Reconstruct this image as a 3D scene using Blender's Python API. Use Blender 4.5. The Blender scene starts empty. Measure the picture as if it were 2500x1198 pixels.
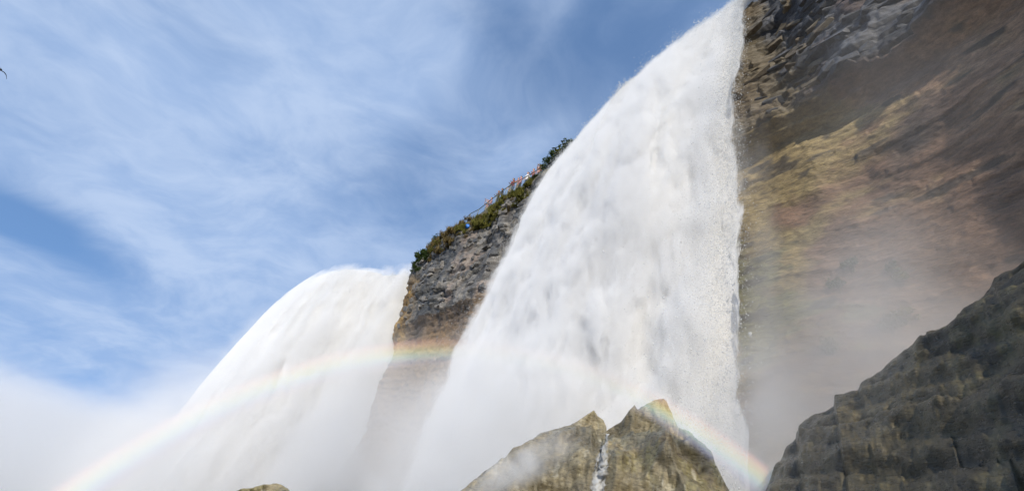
import bpy, bmesh, math, random
import numpy as np
from mathutils import Vector, Matrix

# ------------------------------------------------------------------ camera
scene = bpy.context.scene
FPX = 1100.0                      # focal length in photo pixels (2500 wide)
THETA, ROLL = math.radians(31.0), math.radians(14.5)
_f = Vector((0, math.cos(THETA), math.sin(THETA)))
_u = Vector((0, -math.sin(THETA), math.cos(THETA)))
_r = Vector((1, 0, 0))
CX = _r * math.cos(ROLL) + _u * math.sin(ROLL)
CY = -_r * math.sin(ROLL) + _u * math.cos(ROLL)
cam_d = bpy.data.cameras.new('camera')
cam_d.sensor_width = 36.0
cam_d.lens = 36.0 * FPX / 2500.0
cam_d.clip_start = 0.05
cam_d.clip_end = 20000
cam = bpy.data.objects.new('camera', cam_d)
scene.collection.objects.link(cam)
cam.matrix_world = Matrix(((CX.x, CY.x, -_f.x, 0), (CX.y, CY.y, -_f.y, 0), (CX.z, CY.z, -_f.z, 0), (0, 0, 0, 1)))
scene.camera = cam

def ray(px, py):
    d = CX * ((px - 1250) / FPX) - CY * ((py - 599) / FPX) + _f
    return d.normalized()
def plan(px, py, z):
    d = ray(px, py)
    return d * (z / d.z)

# ------------------------------------------------------------------ sky and sun
SUN_EL = math.radians(24.0)
ANTI_AZ = math.radians(6.7)        # azimuth (from +Y to +X) that the light travels towards
sun_dir = Vector((-math.sin(ANTI_AZ) * math.cos(SUN_EL), -math.cos(ANTI_AZ) * math.cos(SUN_EL), math.sin(SUN_EL)))
world = bpy.data.worlds.new('World')
scene.world = world
world.use_nodes = True
SKY_STRENGTH = 0.14
sd = bpy.data.lights.new('sun', 'SUN')
sd.energy = 3.4
sd.angle = math.radians(0.53)
sd.color = (1.0, 0.925, 0.80)
sun = bpy.data.objects.new('sun', sd)
scene.collection.objects.link(sun)
sun.rotation_euler = sun_dir.to_track_quat('Z', 'Y').to_euler()

scene.view_settings.view_transform = 'Standard'
scene.view_settings.look = 'None'
scene.view_settings.gamma = 1.0
scene.view_settings.use_curve_mapping = False
scene.view_settings.exposure = 0.35
scene.render.engine = 'CYCLES'
cy = scene.cycles
cy.use_denoising = True
try:
    cy.denoiser = 'OPENIMAGEDENOISE'
except Exception:
    pass
cy.max_bounces = 8
cy.diffuse_bounces = 3
cy.glossy_bounces = 2
cy.transmission_bounces = 2
cy.volume_bounces = 4
cy.transparent_max_bounces = 12
cy.volume_max_steps = 256
cy.sample_clamp_indirect = 4.0
cy.caustics_reflective = False
cy.caustics_refractive = False

class NT:
    """small helper for node trees"""
    def __init__(self, tree):
        self.t = tree
        tree.nodes.clear()
    def n(self, kind, **kw):
        nd = self.t.nodes.new(kind)
        for k, v in kw.items():
            if k == 'ins':
                for kk, vv in v.items():
                    self.put(nd.inputs[kk], vv)
            else:
                setattr(nd, k, v)
        return nd
    def put(self, sock, v):
        if isinstance(v, bpy.types.NodeSocket):
            self.t.links.new(v, sock)
        elif isinstance(v, bpy.types.Node):
            self.t.links.new(v.outputs[0], sock)
        else:
            sock.default_value = v
    def math(self, op, a, b=0.0, c=0.0, clamp=False):
        nd = self.t.nodes.new('ShaderNodeMath')
        nd.operation = op
        nd.use_clamp = clamp
        for i, v in enumerate((a, b, c)):
            self.put(nd.inputs[i], v)
        return nd.outputs[0]
    def vmath(self, op, a, b=(0, 0, 0)):
        nd = self.t.nodes.new('ShaderNodeVectorMath')
        nd.operation = op
        self.put(nd.inputs[0], a)
        self.put(nd.inputs[1], b)
        return nd.outputs['Value'] if op in ('DOT_PRODUCT', 'LENGTH') else nd.outputs[0]
    def scale(self, a, s):
        nd = self.t.nodes.new('ShaderNodeVectorMath')
        nd.operation = 'MULTIPLY'
        self.put(nd.inputs[0], a)
        nd.inputs[1].default_value = s if hasattr(s, '__len__') else (s, s, s)
        return nd.outputs[0]
    def noise(self, vec, scale, detail=4, rough=0.55, dist=0.0, color=False):
        nd = self.t.nodes.new('ShaderNodeTexNoise')
        self.put(nd.inputs['Vector'], vec)
        nd.inputs['Scale'].default_value = scale
        nd.inputs['Detail'].default_value = detail
        nd.inputs['Roughness'].default_value = rough
        nd.inputs['Distortion'].default_value = dist
        return nd.outputs['Color'] if color else nd.outputs[0]
    def smooth(self, v, a, b, lo=0.0, hi=1.0):
        nd = self.t.nodes.new('ShaderNodeMapRange')
        nd.interpolation_type = 'SMOOTHSTEP'
        self.put(nd.inputs[0], v)
        for i, x in enumerate((a, b, lo, hi)):
            self.put(nd.inputs[1 + i], x)
        return nd.outputs[0]
    def mix(self, f, a, b, blend='MIX'):
        nd = self.t.nodes.new('ShaderNodeMix')
        nd.data_type = 'RGBA'
        nd.blend_type = blend
        self.put(nd.inputs[0], f)
        self.put(nd.inputs[6], a)
        self.put(nd.inputs[7], b)
        return nd.outputs[2]
    def ramp(self, v, stops):
        nd = self.t.nodes.new('ShaderNodeValToRGB')
        el = nd.color_ramp.elements
        while len(el) < len(stops):
            el.new(0.5)
        for e, (p, c) in zip(el, stops):
            e.position = p
            e.color = (c[0], c[1], c[2], 1)
        self.put(nd.inputs[0], v)
        return nd.outputs[0]

def build_world():
    T = NT(world.node_tree)
    tc = T.n('ShaderNodeTexCoord')
    d = tc.outputs['Generated']
    sky = T.n('ShaderNodeTexSky', sky_type='NISHITA', sun_disc=False)
    sky.sun_elevation = SUN_EL
    # the node's rotation is measured clockwise from +Y
    sky.sun_rotation = math.atan2(sun_dir.x, sun_dir.y)
    sky.altitude = 180
    sky.air_density = 0.8
    sky.dust_density = 0.2
    sky.ozone_density = 3.0
    # a deep, even blue: the colour hardly pales towards the horizon
    up = T.vmath('NORMALIZE', T.vmath('ADD', d, (0, 0, 0.55)))
    T.put(sky.inputs['Vector'], up)
    hs = T.n('ShaderNodeHueSaturation', ins={'Hue': 0.496, 'Saturation': 1.0, 'Value': 1.7, 'Color': sky.outputs[0]})
    # cloud layer: direction projected on a flat layer overhead
    sep = T.n('ShaderNodeSeparateXYZ', ins={0: d})
    den = T.math('ADD', T.math('MAXIMUM', sep.outputs[2], 0.0), 0.35)
    pv = T.n('ShaderNodeCombineXYZ', ins={0: T.math('DIVIDE', sep.outputs[0], den), 1: T.math('DIVIDE', sep.outputs[1], den), 2: 0.0})
    warp = T.noise(pv.outputs[0], 1.6, 3, 0.5, color=True)
    p2 = T.vmath('ADD', pv.outputs[0], T.scale(T.vmath('SUBTRACT', warp, (0.5, 0.5, 0.5)), 0.55))
    rot = T.n('ShaderNodeMapping', ins={'Vector': p2, 'Rotation': (0, 0, math.radians(25)), 'Scale': (1.0, 1.3, 1.0)})
    n1 = T.noise(rot.outputs[0], 1.5, 7, 0.5)
    n2 = T.noise(rot.outputs[0], 5.5, 7, 0.58)
    cl = T.math('ADD', T.math('MULTIPLY', n1, 0.70), T.math('MULTIPLY', n2, 0.26))
    # individual clouds and gaps between them, by their direction in the sky
    blobs = [((1540, 120), (1900, -60), 420, 150, -0.15), ((1230, 60), (1330, 170), 140, 75, -0.16),
             ((150, 600), (330, 690), 210, 42, -0.34), ((10, 535), (200, 600), 130, 40, -0.16),
             ((620, 330), (900, 200), 420, 200, 0.12), ((250, 130), (500, 100), 280, 130, 0.08),
             ((560, 560), (700, 620), 330, 110, 0.12), ((1250, 380), (1330, 330), 170, 40, 0.10),
             ((980, 250), (1150, 60), 260, 60, 0.07), ((330, 850), (500, 830), 420, 150, 0.10),
             ((120, 400), (400, 420), 220, 70, 0.05)]
    for (c, c2, sx, sy, amp) in blobs:
        cd = ray(*c)
        a = ray(*c2) - cd
        a = (a - cd * a.dot(cd)).normalized()
        b = cd.cross(a)
        k = 1.0 / FPX
        x = T.math('DIVIDE', T.vmath('DOT_PRODUCT', d, tuple(a)), sx * k)
        y = T.math('DIVIDE', T.vmath('DOT_PRODUCT', d, tuple(b)), sy * k)
        q = T.math('ADD', T.math('MULTIPLY', x, x), T.math('MULTIPLY', y, y))
        e = T.math('POWER', 2.718, T.math('MULTIPLY', q, -1.0))
        e = T.math('MULTIPLY', e, T.math('GREATER_THAN', T.vmath('DOT_PRODUCT', d, tuple(cd)), 0.0))
        cl = T.math('ADD', cl, T.math('MULTIPLY', e, amp))
    mask = T.smooth(cl, 0.16, 0.74)
    cloud = T.mix(T.smooth(n2, 0.3, 0.7), (2.15, 3.0, 4.6, 1), (2.95, 3.7, 5.05, 1))
    col = T.mix(T.math('MULTIPLY', mask, 0.92), hs.outputs[0], cloud)
    bg = T.n('ShaderNodeBackground', ins={'Color': col, 'Strength': SKY_STRENGTH})
    out = T.n('ShaderNodeOutputWorld', ins={'Surface': bg})
build_world()

# ------------------------------------------------------------------ helpers
rng = np.random.default_rng(7)
random.seed(7)

def _hash(ix, iy, iz, seed):
    h = (ix.astype(np.int64) * 374761393 + iy.astype(np.int64) * 668265263 + iz.astype(np.int64) * 1274126177 + seed * 974711) & 0xFFFFFFFF
    h = ((h ^ (h >> 13)) * 1274126177) & 0xFFFFFFFF
    h = ((h ^ (h >> 16)) * 2246822519) & 0xFFFFFFFF
    return ((h ^ (h >> 15)) & 0xFFFFFF) / float(0xFFFFFF)
def vnoise(x, y, z=0.0, seed=0):
    x, y, z = np.broadcast_arrays(np.asarray(x, float), np.asarray(y, float), np.asarray(z, float))
    ix, iy, iz = np.floor(x), np.floor(y), np.floor(z)
    fx, fy, fz = x - ix, y - iy, z - iz
    fx, fy, fz = [f * f * (3 - 2 * f) for f in (fx, fy, fz)]
    r = 0
    for a in (0, 1):
        for b in (0, 1):
            for c in (0, 1):
                w = (fx if a else 1 - fx) * (fy if b else 1 - fy) * (fz if c else 1 - fz)
                r = r + w * _hash(ix + a, iy + b, iz + c, seed)
    return r * 2 - 1
def fbm(x, y, z=0.0, oct=4, seed=0, gain=0.5):
    r, a, f = 0, 1.0, 1.0
    for i in range(oct):
        r = r + a * vnoise(x * f, y * f, z * f if not np.isscalar(z) else z, seed + i * 13)
        a *= gain
        f *= 2.03
    return r
def billow(x, y, z=0.0, oct=3, seed=0):
    r, a, f = 0, 1.0, 1.0
    for i in range(oct):
        r = r + a * (np.abs(vnoise(x * f, y * f, z * f if not np.isscalar(z) else z, seed + i * 7)) * 2 - 0.6)
        a *= 0.5
        f *= 2.1
    return r
def rnd(i, j, seed=0):
    return _hash(np.asarray(i), np.asarray(j), np.zeros_like(np.asarray(i)), seed) * 2 - 1
def sstep(x, a, b):
    t = np.clip((x - a) / (b - a), 0, 1)
    return t * t * (3 - 2 * t)

def link(o, parent=None):
    scene.collection.objects.link(o)
    if parent is not None:
        o.parent = parent
    return o
def mesh_obj(name, verts, faces, mat, parent=None, smooth=False):
    me = bpy.data.meshes.new(name)
    me.from_pydata([tuple(v) for v in verts], [], faces)
    me.update()
    if smooth:
        me.polygons.foreach_set('use_smooth', np.ones(len(me.polygons), bool))
    if mat:
        me.materials.append(mat)
    return link(bpy.data.objects.new(name, me), parent)
def grid_mesh(name, P, mat, parent=None, smooth=True, attrs=None, close_u=False):
    """P: (nu, nv, 3) array -> quad grid, fast"""
    nu, nv = P.shape[:2]
    me = bpy.data.meshes.new(name)
    me.vertices.add(nu * nv)
    me.vertices.foreach_set('co', P.reshape(-1).astype(np.float32))
    idx = np.arange(nu * nv).reshape(nu, nv)
    a, b, c, d = idx[:-1, :-1], idx[1:, :-1], idx[1:, 1:], idx[:-1, 1:]
    q = np.stack([a, b, c, d], -1).reshape(-1, 4)
    n = len(q)
    me.loops.add(n * 4)
    me.loops.foreach_set('vertex_index', q.reshape(-1).astype(np.int32))
    me.polygons.add(n)
    me.polygons.foreach_set('loop_start', (np.arange(n) * 4).astype(np.int32))
    me.polygons.foreach_set('loop_total', np.full(n, 4, np.int32))
    me.update(calc_edges=True)
    me.polygons.foreach_set('use_smooth', np.full(n, smooth, bool))
    for k, v in (attrs or {}).items():
        v = np.asarray(v, np.float32)
        if v.ndim == 3:
            at = me.attributes.new(k, 'FLOAT_COLOR', 'POINT')
            c4 = np.ones((nu * nv, 4), np.float32)
            c4[:, :3] = v.reshape(-1, 3)
            at.data.foreach_set('color', c4.reshape(-1))
        else:
            at = me.attributes.new(k, 'FLOAT', 'POINT')
            at.data.foreach_set('value', v.reshape(-1))
    me.materials.append(mat)
    me.validate()
    return link(bpy.data.objects.new(name, me), parent)
def tag(o, label=None, cat=None, group=None, kind=None):
    if label: o['label'] = label
    if cat: o['category'] = cat
    if group: o['group'] = group
    if kind: o['kind'] = kind
    return o
def empty(name, loc, rz=0.0):
    o = bpy.data.objects.new(name, None)
    o.location = loc
    o.rotation_euler = (0, 0, rz)
    o.empty_display_size = 0.3
    return link(o)
def new_mat(name):
    m = bpy.data.materials.new(name)
    m.use_nodes = True
    return m, NT(m.node_tree)
def resample(pts, seglen):
    """Catmull-Rom through plan points; seglen: list of spacing per segment"""
    pts = [np.asarray(p, float) for p in pts]
    out = []
    n = len(pts)
    for i in range(n - 1):
        p0, p1, p2, p3 = pts[max(i - 1, 0)], pts[i], pts[i + 1], pts[min(i + 2, n - 1)]
        L = np.linalg.norm(p2 - p1)
        k = max(2, int(L / seglen[i]))
        t = np.linspace(0, 1, k, endpoint=False)[:, None]
        out.append(0.5 * ((2 * p1) + (-p0 + p2) * t + (2 * p0 - 5 * p1 + 4 * p2 - p3) * t ** 2 + (-p0 + 3 * p1 - 3 * p2 + p3) * t ** 3))
    out.append(pts[-1][None])
    return np.concatenate(out)
def plan_normals(C, blur=0):
    t = np.gradient(C, axis=0)
    t /= np.linalg.norm(t, axis=1)[:, None]
    n = np.stack([-t[:, 1], t[:, 0]], 1)
    if blur:
        k = np.ones(blur) / blur
        npd = np.pad(n, ((blur // 2, blur - 1 - blur // 2), (0, 0)), mode='edge')
        n = np.stack([np.convolve(npd[:, i], k, 'valid') for i in (0, 1)], 1)
        n /= np.linalg.norm(n, axis=1)[:, None]
    return n

# ------------------------------------------------------------------ materials
def mat_rock(name, tint=(1, 1, 1), attr=True, base=None, rough=0.55, bump=0.5, scale=1.0, spec=0.35):
    m, T = new_mat(name)
    geo = T.n('ShaderNodeNewGeometry')
    pos = geo.outputs['Position']
    if attr:
        col = T.n('ShaderNodeAttribute', attribute_name='albedo').outputs['Color']
    else:
        nn = T.noise(pos, 0.9 * scale, 6, 0.6, 0.6)
        col = T.ramp(nn, base)
    st = T.vmath('MULTIPLY', pos, (1.0, 1.0, 3.2))
    fine = T.noise(st, 5.0 * scale, 8, 0.68)
    grit = T.noise(pos, 34.0 * scale, 4, 0.7)
    v = T.math('MULTIPLY', T.smooth(fine, 0.25, 0.75, 0.55, 1.45), T.smooth(grit, 0.2, 0.8, 0.75, 1.25))
    vv = T.n('ShaderNodeCombineColor', ins={0: v, 1: v, 2: v})
    c2 = T.mix(1.0, col, vv.outputs[0], 'MULTIPLY')
    c2 = T.mix(1.0, c2, (tint[0], tint[1], tint[2], 1), 'MULTIPLY')
    bp = T.n('ShaderNodeBump', ins={'Strength': bump, 'Distance': 0.12 / scale, 'Height': T.math('ADD', fine, T.math('MULTIPLY', grit, 0.25))})
    bs = T.n('ShaderNodeBsdfPrincipled', ins={'Base Color': c2, 'Roughness': T.smooth(fine, 0.3, 0.7, rough - 0.15, rough + 0.2), 'Normal': bp.outputs[0]})
    bs.inputs['Specular IOR Level'].default_value = spec
    T.n('ShaderNodeOutputMaterial', ins={'Surface': bs})
    return m
def mat_simple(name, col, rough=0.7, var=0.25, scale=6.0, spec=0.3, metal=0.0):
    m, T = new_mat(name)
    tc = T.n('ShaderNodeTexCoord')
    nn = T.noise(tc.outputs['Object'], scale, 4, 0.6)
    c = T.mix(T.smooth(nn, 0.3, 0.7), tuple(x * (1 - var) for x in col) + (1,), tuple(min(1, x * (1 + var)) for x in col) + (1,))
    bs = T.n('ShaderNodeBsdfPrincipled', ins={'Base Color': c, 'Roughness': rough, 'Metallic': metal})
    bs.inputs['Specular IOR Level'].default_value = spec
    T.n('ShaderNodeOutputMaterial', ins={'Surface': bs})
    return m
def mat_leaf(name, c1, c2):
    m, T = new_mat(name)
    geo = T.n('ShaderNodeNewGeometry')
    r = geo.outputs['Random Per Island']
    c = T.mix(r, c1 + (1,), c2 + (1,))
    df = T.n('ShaderNodeBsdfDiffuse', ins={'Color': c})
    tr = T.n('ShaderNodeBsdfTranslucent', ins={'Color': c})
    mx = T.n('ShaderNodeMixShader', ins={0: 0.3, 1: df, 2: tr})
    T.n('ShaderNodeOutputMaterial', ins={'Surface': mx})
    return m
def mat_water_foam(name, su=1.0, sv=1.0, tint=(0.93, 0.92, 0.895), flat=(-0.86, -0.38, 0.34)):
    """white falling water: opaque foam with breaks where the sheet is thin"""
    m, T = new_mat(name)
    at = T.n('ShaderNodeAttribute', attribute_name='cover').outputs['Fac']
    uu = T.n('ShaderNodeAttribute', attribute_name='along').outputs['Fac']
    vv = T.n('ShaderNodeAttribute', attribute_name='drop').outputs['Fac']
    p = T.n('ShaderNodeCombineXYZ', ins={0: T.math('MULTIPLY', uu, su), 1: T.math('MULTIPLY', vv, sv), 2: 0.0})
    n1 = T.noise(T.vmath('MULTIPLY', p.outputs[0], (1.6, 0.35, 1)), 1.0, 6, 0.62, 0.4)
    n2 = T.noise(T.vmath('MULTIPLY', p.outputs[0], (8.0, 1.8, 1)), 1.0, 5, 0.68, 0.3)
    al = T.math('ADD', at, T.math('ADD', T.math('MULTIPLY', T.math('SUBTRACT', n1, 0.5), 1.1), T.math('MULTIPLY', T.math('SUBTRACT', n2, 0.5), 1.0)))
    al = T.smooth(al, 0.22, 0.75)
    hue = T.mix(T.smooth(n1, 0.35, 0.72), tuple(x * 0.93 for x in (tint[0], tint[1] * 0.995, tint[2] * 0.985)) + (1,), tint + (1,))
    bp = T.n('ShaderNodeBump', ins={'Strength': 0.3, 'Distance': 0.06, 'Height': T.math('ADD', n2, n1)})
    flat = T.n('ShaderNodeCombineXYZ', ins={0: flat[0], 1: flat[1], 2: flat[2]}).outputs[0]
    # light scatters deep inside the foam: the shading follows the sheet as a whole more than each ripple
    soft = T.vmath('NORMALIZE', T.vmath('ADD', T.scale(bp.outputs[0], 0.35), T.scale(flat, 0.65)))
    df = T.n('ShaderNodeBsdfDiffuse', ins={'Color': hue, 'Normal': soft})
    tr = T.n('ShaderNodeBsdfTranslucent', ins={'Color': hue, 'Normal': soft})
    mx = T.n('ShaderNodeMixShader', ins={0: 0.32, 1: df, 2: tr})
    tp = T.n('ShaderNodeBsdfTransparent')
    fin = T.n('ShaderNodeMixShader', ins={0: al, 1: tp, 2: mx})
    T.n('ShaderNodeOutputMaterial', ins={'Surface': fin})
    return m
def mat_drops():
    m, T = new_mat('spray_drops')
    df = T.n('ShaderNodeBsdfDiffuse', ins={'Color': (0.92, 0.93, 0.93, 1)})
    tr = T.n('ShaderNodeBsdfTranslucent', ins={'Color': (0.92, 0.93, 0.93, 1)})
    mx = T.n('ShaderNodeMixShader', ins={0: 0.5, 1: df, 2: tr})
    fin = T.n('ShaderNodeMixShader', ins={0: 0.6, 1: T.n('ShaderNodeBsdfTransparent'), 2: mx})
    T.n('ShaderNodeOutputMaterial', ins={'Surface': fin})
    return m

M_CLIFF = mat_rock('wet_cliff_rock', bump=0.6)
M_ISLAND = mat_rock('island_cliff_rock', bump=0.6, scale=0.7)
M_BOULDER = mat_rock('wet_boulder_rock', rough=0.34, bump=0.6, scale=2.0, spec=0.65)
M_GROUND = mat_rock('ground_rock', attr=False, base=[(0.2, (0.05, 0.045, 0.035)), (0.5, (0.12, 0.1, 0.07)), (0.8, (0.2, 0.17, 0.11))])
M_FOAM = mat_water_foam('falling_white_water')
M_FOAM_FAR = mat_water_foam('falling_white_water_far', 0.6, 0.5)
M_DROPS = mat_drops()

# ------------------------------------------------------------------ cliffs
def cliff_surface(C, u, n2, rows, seed, recess, cap_z, blk=1.0, strata=1.0, smooth_low=0.0):
    """rows: list of (outset, z). Returns points and the bed / block ids for colouring."""
    nu, nv = len(C), len(rows)
    o = np.array([r[0] for r in rows])[None, :]
    z = np.array([r[1] for r in rows])[None, :]
    U = u[:, None] + 0 * z
    Z = z + 0 * U
    low = sstep(Z, cap_z + 0.3, cap_z - 0.6) * smooth_low
    big = fbm(U / 7.0, Z / 9.0, seed=seed, oct=3) * 0.55 + fbm(U / 2.4, Z / 3.4, seed=seed + 5, oct=3) * 0.28 * (1 - 0.45 * low)
    # bedding: warped height -> bed index with uneven thickness
    zw = Z + fbm(U / 5.0, Z / 14.0, seed=seed + 9, oct=3) * 0.35
    th_cap, th_low = 0.42 * blk, 0.24 * blk
    cap = sstep(zw, cap_z - 0.25, cap_z + 0.25)
    bed = np.where(cap > 0.5, np.floor(zw / th_cap + 0.45 * rnd(np.floor(zw / th_cap / 2), 0 * zw, seed + 1)), np.floor(zw / th_low) + 5000)
    wd = (0.55 + 0.9 * (rnd(bed, 0 * bed, seed + 2) * 0.5 + 0.5)) * blk * np.where(cap > 0.5, 1.0, 2.6)
    cell = np.floor((U + 3.0 * rnd(bed, 0 * bed + 3, seed + 3) + 0.12 * vnoise(U * 3, Z * 3, seed=seed)) / wd)
    bl = rnd(cell, bed, seed + 4)
    bed_off = rnd(bed, 0 * bed + 7, seed + 6)
    rough_zone = sstep(fbm(U / 3.5, Z / 2.2, seed=seed + 21, oct=2), -0.5, 0.45)
    amp = np.where(cap > 0.5, 0.30, 0.15 - 0.085 * smooth_low) * strata
    D = big + amp * (0.6 * bl * (0.35 + 0.65 * rough_zone) + 0.75 * bed_off * (0.4 + 0.6 * vnoise(U / 1.6, bed * 3.7, seed=seed + 8)))
    D = D + fbm(U / 0.5, Z / 0.32, seed=seed + 11, oct=4, gain=0.6) * 0.075 * (1 - 0.6 * low)
    prof = recess(U, Z)
    wall = sstep(-o, 0.9, 0.05) + 0 * U           # 1 on the wall, fading on the top
    off = o + (D + prof) * np.clip(wall, 0.12, 1)
    P = np.empty((nu, nv, 3))
    P[..., 0] = C[:, 0:1] + n2[:, 0:1] * off
    P[..., 1] = C[:, 1:2] + n2[:, 1:2] * off
    P[..., 2] = Z + (1 - np.clip(wall, 0, 1)) * 0.18 * fbm(U / 1.2, o / 1.2 + 0 * U, seed=seed + 31)
    return P, U, Z, zw, bl, bed_off, cap, rough_zone
def arclen(C):
    return np.concatenate([[0], np.cumsum(np.linalg.norm(np.diff(C, axis=0), axis=1))])
def lerp3(a, b, t):
    return np.asarray(a) * (1 - t[..., None]) + np.asarray(b) * t[..., None]

# --- the cliff that runs from behind the viewer to the near fall and on behind its curtain
CP = [(16, -46), (11.5, -30), (9.8, -20), (9.34, -13.5), (9.9, -8.5), (10.9, -4.5), (11.3, -1.0), (10.95, 2.5), (10.2, 5.3), (9.25, 8.0), (8.15, 10.75), (6.6, 14.2), (4.4, 18.6), (2.9, 22.6), (2.0, 25.0)]  # the bulge behind the viewer is shaped to shade the right wall
CS = [0.5, 0.45, 0.4, 0.35, 0.3, 0.14, 0.06, 0.045, 0.042, 0.042, 0.06, 0.12, 0.14, 0.14]
Cc = resample(CP, CS)
uc = arclen(Cc)
nc = plan_normals(Cc, 25)
u_fall = uc[np.argmin(np.linalg.norm(Cc - np.array([8.15, 10.75]), axis=1))]
u_fall_end = uc[-1]
CAP_Z = 14.7
def recess_c(U, Z):
    r = -0.95 * sstep(Z, CAP_Z + 0.1, CAP_Z - 0.7) - 0.5 * sstep(Z, CAP_Z - 1, 8.5)
    r = r + 2.4 * sstep(Z, 7.5, -3.0)
    r = r + 0.45 * sstep(Z, 18.0, 21.0)
    r = r - 0.9 * sstep(U, u_fall + 2.5, u_fall + 5.5)         # hollow behind the curtain
    return r
zz = np.concatenate([np.linspace(-3.0, 2, 30, endpoint=False), np.linspace(2, 22.3, 470)])
rows = [(0.0, z) for z in zz] + [(-0.08, 22.45), (-0.3, 22.55), (-1.0, 22.62), (-3, 22.66), (-12, 22.9), (-60, 23.6)]
P, U, Z, zw, bl, bo, cap, rz = cliff_surface(Cc, uc, nc, rows, 3, recess_c, CAP_Z, smooth_low=1.0)
du = u_fall - U                                                # metres to the right of the fall
n_a = fbm(U / 2.6, Z / 2.2, seed=41, oct=4)
n_b = fbm(U / 1.1, Z / 0.5, seed=43, oct=4)
n_c = fbm(U / 5.0, Z / 3.0, seed=47, oct=3)
grey = lerp3((0.035, 0.036, 0.041), (0.12, 0.122, 0.13), sstep(bl + 0.5 * n_b, -0.9, 1.1))
grey = lerp3(grey, np.array((0.13, 0.085, 0.07)), 0.55 * sstep(n_a + 0.3 * n_b, 0.2, 0.8))
grey = lerp3(grey, np.array((0.16, 0.125, 0.068)), 0.7 * sstep(n_a * 0.5 + 0.5 * n_b + 1.4 - 0.55 * du - 0.12 * np.abs(Z - 17), 0.4, 1.2) * sstep(du, 4, 0.4))
brown = lerp3((0.15, 0.094, 0.063), (0.29, 0.185, 0.115), sstep(n_a + 0.7 * n_b, -0.7, 0.8))
brown = lerp3(brown, np.array((0.05, 0.047, 0.045)), 0.85 * sstep(n_c + 0.4 * n_a, 0.25, 0.7) * sstep(Z, 6, 9))
moss = sstep(0.9 * n_a + 0.45 * n_b + 0.9 - 0.20 * du - 0.10 * np.abs(Z - 10.5), 0.0, 0.75)
brown = lerp3(brown, np.array((0.225, 0.18, 0.082)), 0.8 * moss)
brown = lerp3(brown, np.array((0.13, 0.145, 0.065)), 0.7 * sstep(n_b + n_a + 0.5 - 0.35 * np.abs(Z - 7.2) - 0.15 * du, 0.1, 0.8))
brown = lerp3(brown, np.array((0.035, 0.032, 0.03)), 0.8 * sstep(n_b * 0.8 + bo * 0.6, 0.62, 0.95))
brown = brown * (1 + 0.16 * bo + 0.10 * bl + 0.16 * fbm(U / 0.3, Z / 0.14, seed=53, oct=3))[..., None]
alb = lerp3(brown * 1.22, grey, cap)
cliff = grid_mesh('cliff', P, M_CLIFF, attrs={'albedo': alb})
tag(cliff, 'tall dark cliff of grey slabs over brown mossy rock right of the near waterfall', 'cliff', kind='structure')
cliff_P, cliff_bed = P, None

# --- the rocky island between the two falls
IP = [(3.2, 22.2), (1.8, 24.9), (-0.3, 28.6), (-2.75, 32.4), (-5.3, 36.9), (-7.9, 41.7), (-9.5, 45.3), (-10.1, 47.2), (-9.4, 49.2), (-8.0, 52.5), (-3.0, 58), (12, 70)]
IS = [0.10, 0.085, 0.085, 0.085, 0.085, 0.085, 0.05, 0.06, 0.12, 0.3, 0.6]
Ci = resample(IP, IS)
ui = arclen(Ci)
ni = plan_normals(Ci, 17)
u_tip = ui[np.argmin(np.linalg.norm(Ci - np.array([-10.1, 47.2]), axis=1))]
I_CAP = 13.6
def recess_i(U, Z):
    tip = sstep(np.abs(U - u_tip), 5.0, 0.0)
    r = -0.5 * sstep(Z, I_CAP + 0.3, I_CAP - 0.8) - 0.9 * tip * sstep(Z, 21, 14)
    r = r + 1.2 * sstep(Z, 8, -2)
    return r
zi = np.concatenate([np.linspace(-4, 4, 50, endpoint=False), np.linspace(4, 22.2, 250)])
rows = [(0.0, z) for z in zi] + [(-0.15, 22.5), (-0.4, 22.85), (-0.75, 23.2), (-1.1, 23.5), (-1.5, 23.68), (-2.2, 23.75), (-4, 23.8), (-9, 23.9), (-14, 24)]
P, U, Z, zw, bl, bo, cap, rz = cliff_surface(Ci, ui, ni, rows, 77, recess_i, I_CAP, blk=1.15, strata=1.15)
P[..., 2] += (1.25 * np.clip(1 - U / u_tip, 0, 1) ** 0.6) * sstep(Z, 22.2, 23.5)      # the rim climbs towards the near fall
n_a = fbm(U / 3.0, Z / 2.6, seed=141, oct=4)
n_b = fbm(U / 0.9, Z / 0.8, seed=143, oct=4)
n_c = fbm(U / 6.0, Z / 5.0, seed=149, oct=3)
grey = lerp3((0.085, 0.08, 0.073), (0.27, 0.25, 0.22), sstep(bl + 0.5 * n_b, -0.8, 1.0))
grey = lerp3(grey, np.array((0.30, 0.235, 0.19)), 0.6 * sstep(n_a, 0.25, 0.6))
dk = sstep(n_c + 0.45 * n_b - 0.25 * np.abs((U - u_tip + 4.0) / 3.0) + 0.65, 0.1, 0.55)
grey = lerp3(grey, np.array((0.075, 0.078, 0.08)), 0.85 * dk)
brown = lerp3((0.10, 0.075, 0.055), (0.22, 0.16, 0.105), sstep(n_a + n_b, -0.7, 0.7))
tipm = sstep(np.abs(U - u_tip) + 1.0 * n_b + 0.6 * (Z - 18) * (Z > 18), 6.5, 4.2) * sstep(Z, 21.5, 18.0)
ochre = lerp3((0.15, 0.095, 0.038), (0.36, 0.235, 0.085), sstep(n_b + 0.3 * bl, -0.6, 0.7))
alb = lerp3(brown, grey, sstep(cap + 0.35 * n_a, 0.3, 0.7))
alb = lerp3(alb, ochre, tipm)
ob = sstep(13.2 - Z + 1.6 * n_a, 0.0, 2.2)
alb = lerp3(alb, np.array((0.26, 0.16, 0.065)), 0.7 * ob)
topm = sstep(Z, 22.0, 22.8)
alb = lerp3(alb, np.array((0.12, 0.10, 0.045)), topm)
island = grid_mesh('rock_island', P, M_ISLAND, attrs={'albedo': alb})
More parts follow.
